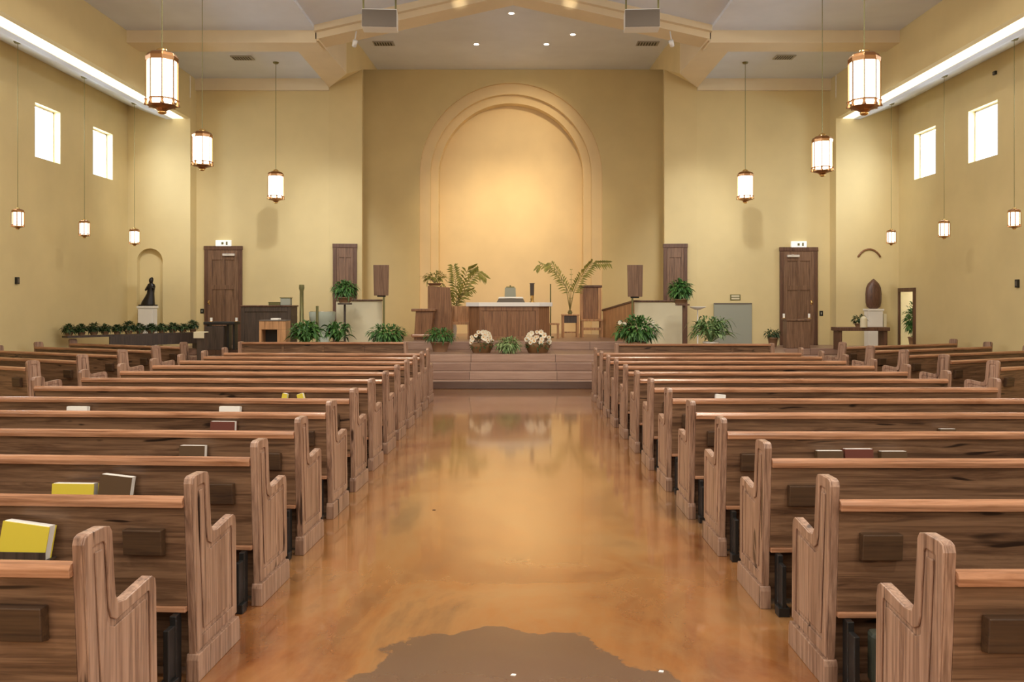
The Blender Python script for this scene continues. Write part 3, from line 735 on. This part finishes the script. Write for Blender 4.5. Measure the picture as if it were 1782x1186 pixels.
bush((X(1345, 20.2), 20.2, T1), .42, .44, 'small green plant left of the table at the right door', 160, 'leaf_dark', .1, .04)

# flowers at the foot of the altar
for px, wpx, top, lab in ((838, 42, 572, 'cream flower basket left of the green garland at the altar foot'), (936, 46, 570, 'cream flower basket right of the green garland at the altar foot')):
    d = 17.75; t = thing('flower_basket', lab, 'flowers', (X(px, d), d, T1), group='flower baskets at the altar foot')
    w_ = wpx*d/F
    MB().loft([(0, 0, 0, w_*.36, w_*.3), (0, 0, .12, w_*.46, w_*.40), (0, 0, .20, w_*.48, w_*.42), (0, 0, .2, w_*.42, w_*.38)], 18).build('basket', M['basket'], t)
    fl = MB(); fo = MB(); ye = MB()
    for i in range(26):
        u = rdir(-.1, 1); u.y = -abs(u.y); c_ = Vector((u.x*w_*.46, u.y*w_*.42, .24+u.z*.20)); R_ = random.uniform(.04, .07)
        for j in range(9):
            a = 2*PI*j/9; fl.leaf(c_, (math.cos(a), -.55, math.sin(a)), R_, R_*.8, up=(0, -1, 0), droop=0)
        ye.ball(c_.x, c_.y-.015, c_.z, .014, n=6, k=4)
    for i in range(120):
        u = rdir(-.3, .8); fo.leaf((u.x*w_*.4, u.y*w_*.38, .18+u.z*.14), u, .10, .035)
    fl.build('blossom', M['petal'], t, fix=False); ye.build('flower_centre', M['petal_orange'], t); fo.build('foliage', M['leaf_dark'], t, fix=False)
bush((X(885, 17.6), 17.55, T1), .56, .36, 'low green garland between the two flower baskets', 420, 'leaf_pale', .12, .035, pot=False, name='green_garland', cat='plant')

# tall palms in the niche
def palm(loc, fr, label, m_, vase_h, vase_m, r=.09):
    t = thing('palm_arrangement', label, 'plant', loc)
    MB().loft([(0, 0, 0, r*.7, r*.7), (0, 0, vase_h*.5, r, r), (0, 0, vase_h*.9, r*.6, r*.6), (0, 0, vase_h, r*.75, r*.75)], 16).build('vase', M[vase_m], t)
    mb = MB(); st = MB()
    for pts, ln, wd, n_ in fr: frond(mb, st, [(x, y, z+vase_h*.9) for x, y, z in pts], ln, wd, n_)
    mb.build('fronds', M[m_], t, fix=False); st.build('stem', M['stem'], t)
d = 20.9
def L(pts, px, py, d):   # photo offsets turned into metres around the plant's root
    return [((x-px)*d/F, yy, (py-y)*d/F) for x, y, yy in pts]
palm((X(789, d), d, T2), [(L([(789, 549, 0), (795, 510, 0), (793, 480, -.1), (790, 455, -.2)], 789, 549, d), .34, .06, 16), (L([(789, 549, 0), (800, 510, 0), (815, 480, -.1), (832, 462, -.15), (845, 472, -.2)], 789, 549, d), .30, .055, 18),
     (L([(789, 549, 0), (795, 515, 0), (810, 500, -.2), (824, 494, -.3)], 789, 549, d), .2, .04, 12), (L([(789, 549, 0), (800, 500, .05), (812, 462, .05), (826, 455, 0)], 789, 549, d), .3, .055, 16),
     (L([(789, 549, 0), (785, 515, 0), (782, 500, -.2), (772, 488, -.3)], 789, 549, d), .2, .04, 12)], 'tall yellow-green palm fronds rising behind the lectern', 'leaf_dry', .45, 'stone')
tb_d = 21.2
palm((X(992, tb_d), tb_d, T2+.57), [(L([(992, 541, 0), (990, 510, 0), (975, 480, 0), (958, 458, -.1), (948, 466, -.2)], 992, 541, tb_d), .24, .04, 22), (L([(992, 541, 0), (998, 510, 0), (1012, 480, 0), (1030, 458, -.1), (1057, 458, -.2)], 992, 541, tb_d), .28, .05, 24),
     (L([(992, 541, 0), (985, 500, .05), (962, 470, .05), (940, 460, 0), (934, 468, 0)], 992, 541, tb_d), .2, .035, 18), (L([(992, 541, 0), (994, 500, 0), (994, 470, 0)], 992, 541, tb_d), .10, .02, 6)], 'two wide-spreading palm fronds on the small table right of the altar', 'leaf_dry', .10, 'bronze', .06)

# ------------------------------------------------------------------ sanctuary furniture
# altar with a white top
d = 19.55; t = thing('altar', 'wooden altar with canted corners and thin white top', 'altar', (X(886, d), d, T2))
hw = 148*d/F/2; ah = Z(533, d)-T2
prof = [(-hw, .30), (-hw+.30, 0), (hw-.30, 0), (hw, .30), (hw, .70), (-hw, .70)]
MB().prism([(x*.96, y+.02) for x, y in prof], 0, ah, 'z').build('body', M['altar_wood'], t)
fr = MB()
for q in (-hw+.29, -.03, hw-.36): fr.box(q, q+.07, .004, .0199, .0901, ah-.1001)
fr.box(-hw+.29, hw-.29, .004, .0199, ah-.10, ah-.001).box(-hw+.29, hw-.29, 0, .0199, 0, .09); fr.build('front_frame', M['altar_wood'], t, bevel=.005)
MB().prism([(x*1.03, y*1.05-.05) for x, y in prof], ah, ah+.095, 'z').build('altar_top', M['marble'], t, bevel=.008)
at = T2+ah+.095
t = thing('book_stand', 'white open book lying on a low dark stand on the altar', 'book stand', (X(889, 19.9), 19.9, at))
MB().prism([(-.33, 0), (.33, 0), (.28, .09), (-.28, .09)], -.16, .16, 'y').build('stand_base', M['speaker'], t)
MB().prism([(-.30, .09), (0, .10), (.30, .09), (.27, .125), (0, .13), (-.27, .125)], -.18, .18, 'y').build('open_book', M['paper'], t)
t = thing('tabernacle_box', 'pale metal box with lid standing behind the altar book', 'box', (X(888, 20.3), 20.3, at))
MB().prism([(-.14, 0), (.14, 0), (.125, .35), (-.125, .35)], -.10, .10, 'y').build('box_body', M['grey'], t, bevel=.01)
MB().cyl(0, 0, .35, .375, .145, .13, 4, False, PI/4).ball(0, 0, .39, .02).build('lid', M['bronze'], t)
t = thing('altar_candle', 'dark ornamented candle holder standing on the altar', 'candle', (X(926, 19.9), 19.9, at))
MB().cyl(0, 0, 0, .02, .06).cyl(0, 0, .02, .16, .035, .04).build('holder', M['gold'], t); MB().cyl(0, 0, .16, .44, .045, .05).cyl(0, 0, .43, .45, .06).build('candle', M['dark_wood'], t)
t = thing('processional_rod', 'thin upright bronze rod behind the right end of the altar', 'rod', (X(958, 20.9), 20.9, T2))
MB().cyl(0, 0, 0, Z(494, 20.9)-T2, .016, n=8).cyl(0, 0, 0, .03, .08).build('rod', M['bronze'], t)
t = thing('side_stool', 'small honey wood stool peeking out right of the altar', 'stool', (X(963, 20.45), 20.45, T2))
MB().box(-.14, .14, -.14, .14, .33, .37).build('seat', M['honey_wood'], t)
for sx in (-1, 1):
    for sy in (-1, 1): MB().box(sx*.11-.018, sx*.11+.018, sy*.11-.018, sy*.11+.018, 0, .33).build('leg', M['honey_wood'], t)
# plant table
t = thing('plant_table', 'tall honey wood side table under the spreading palms', 'table', (X(992, tb_d), tb_d, T2))
MB().box(-.22, .22, -.2, .2, .54, .57).build('table_top', M['honey_wood'], t, bevel=.005)
MB().box(-.17, .17, -.17, -.14, .36, .54).build('drawer', M['dark_wood'], t)
MB().box(-.17, .17, -.14, .17, .36, .54).build('apron', M['honey_wood'], t)
for sx in (-1, 1):
    for sy in (-1, 1): MB().box(sx*.18-.025, sx*.18+.025, sy*.16-.025, sy*.16+.025, 0, .54).build('leg', M['honey_wood'], t)
MB().box(-.15, .15, -.02, .02, .10, .14).build('stretcher', M['honey_wood'], t)
# presider chair
d = 21.3; t = thing('presider_chair', 'high-backed wooden chair with honey seat right of the palms', 'chair', (X(1029, d), d, T2))
MB().box(-.27, .27, -.26, .26, .40, .45).build('seat', M['honey_wood'], t, bevel=.01)
MB().box(-.19, .19, .20, .24, .45, 1.24).build('back_panel', M['altar_wood'], t, bevel=.005)
MB().box(-.27, -.19, .19, .26, .45, 1.24).box(.19, .27, .19, .26, .45, 1.24).build('back_frame', M['honey_wood'], t, bevel=.005)
MB().box(-.29, .29, .17, .28, 1.24, 1.30).build('crest_rail', M['door_frame'], t, bevel=.01)
for sx in (-1, 1):
    for sy in (-1, 1): MB().box(sx*.24-.025, sx*.24+.025, sy*.22-.025, sy*.22+.025, 0, .40).build('leg', M['honey_wood'], t)
MB().box(-.22, .22, -.235, -.20, .18, .24).build('stretcher', M['honey_wood'], t)
# lectern (ambo) on the left
d = 19.9; t = thing('lectern', 'brown wooden lectern with tall back panel left of the altar', 'lectern', (X(752, d), d, T2))
MB().prism([(-.12, 0), (.42, 0), (.46, .55), (.40, 1.22), (-.12, 1.26)], .16, .28, 'y').build('back_panel', M['altar_wood'], t, bevel=.01)
MB().prism([(-.40, 0), (-.02, 0), (.06, .66), (-.36, .66)], -.22, .16, 'y').build('front_panel', M['altar_wood'], t, bevel=.01)
MB().box(-.46, .10, -.28, .16, .66, .72).build('desk', M['altar_wood'], t, bevel=.012)
MB().box(-.46, .06, -.30, -.16, .06, .14).build('foot_rail', M['wood_rail'], t, bevel=.03)
bush((X(757, 20.2)+.0, 20.12, T2+1.262), .62, .36, 'airy green and yellow plant on top of the lectern back', 150, 'leaf_dry', .12, .04, pot=True, z_pot=.06, dep=.22)
d = 21.0; d = 20.35; t = thing('kneeling_bench', 'pale wooden bench between the lectern and the altar', 'bench', (X(801, d), d, T2))
MB().box(-.22, .22, -.12, .18, .34, .40).build('seat', M['honey_wood'], t); MB().box(-.22, .22, .14, .18, .40, .78).build('backrest', M['honey_wood'], t)
for sx in (-1, 1): MB().box(sx*.20-.02, sx*.20+.02, -.12, .18, 0, .34).build('leg', M['honey_wood'], t)

# low walls either side with wooden caps
for s, x0, x1, d, zt in ((-1, X(585, 19.3), X(664, 19.3), 19.3, 1.68), (1, X(1104, 19.3), X(1192, 19.3), 19.3, 1.66)):
    t = thing('low_wall', 'cream plaster low wall with wooden cap on the %s' % ('left, behind the bushy speckled plant' if s < 0 else 'right, behind the large leafy plant'), 'wall', ((x0+x1)/2, d, T1))
    hw = (x1-x0)/2; MB().box(-hw, hw, 0, .14, 0, zt-T1).build('wall_panel', M['cream'], t)
    MB().box(-hw-.02, hw+.02, -.03, .17, zt-T1, zt-T1+.035).build('cap', M['door_frame'], t, bevel=.008)
    if s > 0:
        xa, ya, xb, yb = x0, 19.3, X(1049, 21.3), 21.3
        xa -= (x0+x1)/2; xb -= (x0+x1)/2; ya -= d; yb -= d
        zb1 = zt-T1; zb2 = Z(541, 21.3)-T1; w_ = .10
        vs = [(xa, ya, 0), (xb, yb, 0), (xb, yb, zb2), (xa, ya, zb1), (xa+w_, ya+.02, 0), (xb+w_, yb+.02, 0), (xb+w_, yb+.02, zb2), (xa+w_, ya+.02, zb1)]
        MB().add(vs, [(0, 1, 2, 3), (4, 7, 6, 5), (0, 4, 5, 1), (3, 2, 6, 7), (0, 3, 7, 4), (1, 5, 6, 2)]).build('ramp_panel', M['honey_wood'], t)
        vs = [(x+(.03 if i > 3 else -.03), y, z+(.0 if j in (0, 1) else .04)) for i, (x, y, z) in enumerate([vs[3], vs[2], vs[2], vs[3], vs[7], vs[6], vs[6], vs[7]]) for j in (i % 4,)]
        MB().add(vs, [(0, 1, 2, 3), (4, 7, 6, 5), (0, 4, 5, 1), (3, 2, 6, 7), (0, 3, 7, 4), (1, 5, 6, 2)]).build('ramp_cap', M['door_frame'], t)

# wooden boards on posts
for px, top, bot, s in ((663.5, 461, 514, -1), (1105, 461, 516, 1)):
    d = 18.8; t = thing('board_on_post', 'upright wooden board on a slim post before the %s part of the rear wall' % ('left' if s < 0 else 'right'), 'board', (X(px, d), d, T1))
    z1, z0 = Z(top, d)-T1, Z(bot, d)-T1; hw = 27*d/F/2
    MB().prism([(-hw*.92, z0), (hw*.92, z0), (hw, z1), (-hw, z1)], -.04, .02, 'y').build('board', M['door_wood'], t, bevel=.006)
    MB().box(-hw*.55, hw*.55, .02, .035, z0-.03, z0+.1).build('bracket', M['black'], t)
    MB().cyl(.05*(-s), .05, 0, z0+.1, .022, n=10).cyl(.05*(-s), .05, 0, .03, .15).build('post', M['bronze'], t)

# left side: piano, cabinet, stand, font and candle stand
d = 18.7; t = thing('upright_piano', 'dark brown upright piano back standing beside the left door', 'piano', (X(463, d), d, T1))
hw = 87*d/F/2; h = Z(531, d)-T1
MB().box(-hw, hw, 0, .55, 0, h-.031).box(-hw, -hw+.08, -.02, -.0005, 0, h-.031).box(hw-.08, hw, -.02, -.0005, 0, h-.031).box(-hw+.081, hw-.081, -.02, -.0005, h-.14, h-.031).build('case', M['dark_wood'], t, bevel=.006)
MB().box(-hw-.02, hw+.02, -.04, .58, h-.03, h).build('lid', M['door_frame'], t, bevel=.008)
t = thing('piano_bench_cabinet', 'orange wooden cabinet with black open front before the piano', 'cabinet', (X(474, 17.8), 17.8, T1))
MB().box(-.28, -.23, 0, .38, 0, .479).box(.10, .28, 0, .38, 0, .479).box(-.28, .28, 0, .38, .48, .659).box(-.229, .099, .36, .38, 0, .479).build('body', M['honey_wood'], t, bevel=.005)
MB().box(-.229, .099, .30, .33, 0, .479).build('dark_opening_sheet', M['black'], t); MB().box(-.28, .28, -.01, .39, .66, .68).build('cabinet_top', M['speaker'], t)  # black sheet stands in for the shade inside the opening
t = thing('sheet_music', 'white sheet lying on the orange cabinet', 'paper', (X(479, 17.9), 17.95, T1+.682)); 
MB().box(-.08, .08, -.1, .1, 0, .035).build('paper_stack', M['paper'], t)
for px, py, lab, w_, h_ in ((497, 526, 'small pale box on the right end of the piano', .11, .16), (478, 526, 'low green tray on the piano top', .13, .06)):
    t = thing('tabletop_box', lab, 'box', (X(px, 18.95), 19.0, T1+h+.0)); MB().box(-w_, w_, -.08, .08, 0, h_).build('box_body', M['bronze' if h_ < .1 else 'grey'], t, bevel=.01)
    MB().box(-w_-.01, w_+.01, -.09, .09, h_, h_+.015).build('lid', M['bronze'], t)
t = thing('console_stand', 'dark wooden console on legs in front of the left door', 'table', (X(385, 18.9), 18.9, T1))
MB().box(-.30, .12, -.2, .2, 0, .52).build('case', M['dark_wood'], t, bevel=.01); MB().box(-.32, .36, -.22, .22, .56, .62).build('table_top', M['black'], t, bevel=.01)
for q in (-.26, .18, .31): MB().box(q-.025, q+.025, -.1, .1, 0 if q > .13 else .52, .56).build('leg', M['black'], t)
for px, lab in ((369, 'white candle at the left end of the dark console'), (413, 'white candle at the right end of the dark console')):
    t = thing('small_candle', lab, 'candle', (X(px, 18.9), 18.85, T1+.62)); MB().cyl(0, 0, 0, .09, .028).build('wax', M['paper'], t); MB().cyl(0, 0, 0, .012, .045).cyl(0, 0, .09, .105, .003, n=5).build('dish', M['gold'], t)
t = thing('candle_stand', 'tall greenish bronze candle stand behind the broad-leaved plant', 'candle stand', (X(525, 18.9), 18.9, T1))
MB().loft([(0, 0, 0, .16, .16), (0, 0, .04, .15, .15), (0, 0, .06, .05, .05), (0, 0, 1.3, .042, .042), (0, 0, 1.36, .06, .06), (0, 0, Z(495, 18.9)-T1, .055, .055)], 14).build('column', M['bronze'], t)
t = thing('baptismal_font', 'pale stone baptismal font among the plants on the left', 'font', (X(561, 18.95), 18.95, T1))
MB().loft([(0, 0, 0, .26, .26), (0, 0, .08, .24, .24), (0, 0, .2, .14, .14), (0, 0, .5, .15, .15), (0, 0, .66, .28, .28), (0, 0, .80, .29, .29), (0, 0, .84, .29, .29)], 24).build('bowl', M['font_stone'], t)
MB().cyl(.0, .0, .84, .85, .27, n=24).build('basin_rim', M['silver'], t)
t = thing('short_post', 'short bronze post beside the font', 'post', (X(552, 18.5), 18.5, T1)); MB().cyl(0, 0, 0, Z(532, 18.5)-T1, .03, n=10).cyl(0, 0, 0, .02, .1).build('column', M['bronze'], t)
t = thing('dish', 'white dish on a thin stand beside the right trailing plant', 'dish', (X(1214, 19.6), 19.6, T1))
MB().cyl(0, 0, 0, .88, .015, n=8).cyl(0, 0, 0, .02, .12).build('stand', M['white'], t); MB().loft([(0, 0, .88, .06, .06), (0, 0, .94, .19, .19), (0, 0, .95, .19, .19), (0, 0, .92, .08, .08)], 18).build('bowl', M['white'], t)

# right side wall pieces
d = DF-.03; t = thing('wall_panel', 'grey-green rectangular panel standing against the right front wall', 'panel', (X(1275, d), DF-.06, T1))
hw = 66*d/F/2; MB().box(-hw, hw, 0, .05, 0, Z(527, d)-T1).build('panel', M['grey'], t, bevel=.006)
MB().box(-hw, hw, -.01, 0, Z(527, d)-T1-.03, Z(527, d)-T1).build('panel_edge', M['speaker'], t)
t = thing('wall_plaque', 'small brass framed plaque above the grey-green panel', 'plaque', (X(1280, d), DF-.02, Z(522, d)))
MB().box(-.125, .125, 0, .018, 0, .14).build('frame', M['bronze'], t); MB().box(-.10, .10, -.004, 0, .02, .06).box(-.10, .10, -.004, 0, .08, .12).build('plates', M['cream'], t)
t = thing('console_table', 'dark wooden table with curved top before the right door', 'table', (X(1386, 19.6), 19.6, T1))
MB().box(-.27, .27, -.15, .15, 0, .62).build('case', M['door_wood'], t, bevel=.01); MB().prism([(-.30, .68), (-.28, .63), (.28, .63), (.30, .68), (0, .655)], -.18, .18, 'y').build('table_top', M['door_wood'], t, bevel=.006)
for px, lab in ((1364, 'white candle on the left side of the right door table'), (1408, 'white candle on the right side of the right door table')):
    t = thing('small_candle', lab, 'candle', (X(px, 19.6), 19.6, T1+.68)); MB().cyl(0, 0, 0, .11, .025).build('wax', M['paper'], t); MB().cyl(0, 0, 0, .012, .04).build('dish', M['gold'], t)

# wall fittings
def plate(px, py, wpx, hpx, label, side, name='light_switch', cat='switch', m_='black'):
    if side == 'front':
        d = DF if 347 < px < 1435 else DN
        x, y = X(px, d), d; w_, h_ = wpx*d/F/2, hpx*d/F/2
        t = thing(name, label, cat, (x, y-.001, Z(py, d)))
        MB().box(-w_, w_, -.012, 0, -h_, h_).build('plate', M[m_], t); MB().box(-w_*.3, w_*.3, -.02, -.012, -h_*.4, h_*.4).build('toggle', M['grey'], t)
    else:
        s = side; d = XW*F/abs(px-CX); h_ = hpx*d/F/2
        t = thing(name, label, cat, (s*(XW-.001), d, Z(py, d)))
        x0, x1 = sorted((0, -s*.04)); MB().box(x0, x1, -.045, .045, -h_, h_).build('plate', M[m_], t)
        x0, x1 = sorted((-s*.04, -s*.045)); MB().box(x0, x1, -.025, .025, -h_*.6, h_*.6).build('front_face', M['speaker'], t)
plate(346, 540, 6, 8, 'dark switch plate on the return beside the left door', 'front') if False else None
plate(352, 541, 6, 8, 'dark switch plate beside the left door', 'front')
plate(1429, 545, 6, 9, 'dark switch plate beside the right door', 'front')
plate(28, 488, 5, 12, 'small black box mounted on the left side wall', -1, 'wall_box', 'speaker')
plate(1772, 493, 6, 14, 'small black box mounted on the right side wall', 1, 'wall_box', 'speaker')
plate(1733, 127, 3, 6, 'tiny dark fitting high on the right side wall above the window', 1, 'wall_fitting', 'fitting')

# statues in the side niches
zf = T1
d = 20.3; xs = X(258, d); zp = Z(532, d)
t = thing('pedestal', 'pale green-white pedestal under the dark statue in the left niche', 'pedestal', (xs, d, zf)); hp = zp-zf
MB().box(-.19, .16, -.14, .14, 0, hp-.06).build('shaft', M['stone'], t, bevel=.01); MB().box(-.21, .18, -.16, .16, hp-.06, hp).build('pedestal_top', M['stone'], t, bevel=.01)
t = thing('statue', 'dark bronze statue of a robed figure on a pedestal in the left niche', 'statue', (xs, d, zp))
MB().loft([(-.01, 0, 0, .165, .12), (-.01, 0, .03, .165, .12), (.0, 0, .10, .15, .11), (.03, 0, .20, .115, .10), (.055, 0, .30, .085, .08), (.065, 0, .38, .085, .075), (.07, 0, .46, .098, .07), (.07, 0, .51, .085, .06), (.072, -.01, .545, .035, .035), (.075, -.02, .57, .045, .05), (.078, -.02, .62, .052, .058), (.085, -.015, .66, .04, .045), (.09, -.01, .685, .012, .015)], 18).build('robed_body', M['statue'], t)
MB().tube([(.13, -.02, .47), (.16, -.08, .40), (.14, -.13, .45)], .03, 8, .02).tube([(.0, -.02, .46), (-.02, -.09, .38), (.02, -.13, .42)], .03, 8, .02).build('arms', M['statue'], t)
MB().box(-.18, .17, -.13, .13, 0, .03).build('statue_base', M['statue'], t)
d = 20.3; xs = X(1520, d); zp = Z(537, d)
t = thing('pedestal', 'white pedestal under the dark oval carving in the right niche', 'pedestal', (xs, d, zf)); hp = zp-zf
MB().box(-.17, .17, -.14, .14, 0, hp-.05).build('shaft', M['stone'], t, bevel=.01); MB().box(-.19, .19, -.16, .16, hp-.05, hp).build('pedestal_top', M['stone'], t, bevel=.01)
MB().box(.20, .27, -.1, .1, 0, hp-.12).build('side_block', M['cream'], t)
t = thing('oval_carving', 'dark brown almond-shaped carving standing on the white pedestal', 'statue', (xs, d, zp))
MB().loft([(0, 0, 0, .09, .06), (0, 0, .05, .16, .09), (0, 0, .15, .185, .11), (0, 0, .35, .19, .12), (0, 0, .5, .175, .11), (0, 0, .60, .13, .09), (0, 0, .67, .06, .05), (0, 0, .715, .008, .01)], 20).build('carved_body', M['door_frame'], t)
# mouldings over the right niche
mb = MB(); pts = [(X(1512, DN)+.33*math.cos(a), DN-.02, Z(465, DN)+.44*math.sin(a)) for a in [math.radians(q) for q in range(35, 146, 10)]]
mb.tube(pts, .022, 8); tag(mb.build('arched_moulding', M['altar_wood']), 'thin brown arched moulding on the wall above the oval carving', 'moulding')

# ledge of plants behind the left side pews
a0, a1 = Vector((X(108, 17.2), 17.2)), Vector((X(345, 19.5), 19.5))
t = thing('plant_ledge', 'long dark ledge carrying the plants under the left niche', 'ledge', (a0.x, a0.y, 0), math.atan2(a1.y-a0.y, a1.x-a0.x))
ln = (a1-a0).length; MB().box(.05, ln, -.13, .13, .93, .97).build('shelf', M['dark_wood'], t)
for q in (ln*.62, ln-.05): MB().box(q-.03, q+.03, -.12, .12, T1, .93).build('leg', M['dark_wood'], t)
MB().box(.9, ln, -.125, -.10, .72, .93).build('fascia_board', M['dark_wood'], t)
for i in range(12):
    q = a0.lerp(a1, (i+.5)/12)
    bush((q.x, q.y+random.uniform(-.02, .02), .971), random.uniform(.27, .30), random.uniform(.21, .30), 'dark leafy potted plant in the row along the ledge under the left niche', 190, 'leaf_dark', .085, .045, pot=True, z_pot=.07, dep=.22, name='dark_potted_plant', group='dark plants along the ledge under the left niche')

# right niche table with plants
t = thing('low_table', 'dark wooden table with plants in front of the right niche', 'table', (X(1497, 18.9), 18.9, T1))
MB().box(-.58, .58, -.2, .2, .42, .50).build('table_top', M['door_frame'], t, bevel=.008)
for sx in (-1, 1): MB().box(sx*.5-.04, sx*.5+.04, -.15, .15, 0, .42).build('leg', M['door_frame'], t)
bush((X(1495, 18.9), 18.9, T1+.502), .34, .30, 'small dark plant on the table before the right niche', 120, 'leaf_dark', .09, .04, z_pot=.08)
t = thing('jar', 'round-topped yellowish jar on the table before the right niche', 'jar', (X(1502, 18.75), 18.72, T1+.50)); MB().cyl(0, 0, 0, .17, .075).ball(0, 0, .17, .075).build('jar_body', M['cream'], t)
bush((XW+.27, 20.42, T1), .42, 1.1, 'tall green plant seen through the small doorway in the right wall', 420, 'leaf', .13, .05)
t = thing('lace_cloth_post', 'dark post topped with a cream lace cloth behind the left block', 'post', (X(349, 16.0), 16.0, 0))
MB().box(-.05, .10, -.06, .06, 0, 1.08).build('post', M['dark_wood'], t, bevel=.005)
MB().box(-.10, .12, -.09, .09, 1.08, 1.10).box(-.10, .10, -.092, -.085, .98, 1.09).build('lace_cloth', M['cream'], t, bevel=.01)

for px, py, lab in ((893, 1174, 'tiny white scrap of paper on the grey floor patch'), (1150, 1168, 'tiny white scrap on the orange floor right of the grey patch'), (755, 887, 'tiny dark scrap on the glossy aisle floor left of centre')):
    d = H*F/(py-CY); t = tag(MB().prism([(-.012, -.006), (.010, -.009), (.014, .004), (-.004, .010)], 0, .003, 'z').build('floor_scrap', M['paper' if py > 900 else 'pocket'], loc=(X(px, d), d, .0)), lab, 'litter')
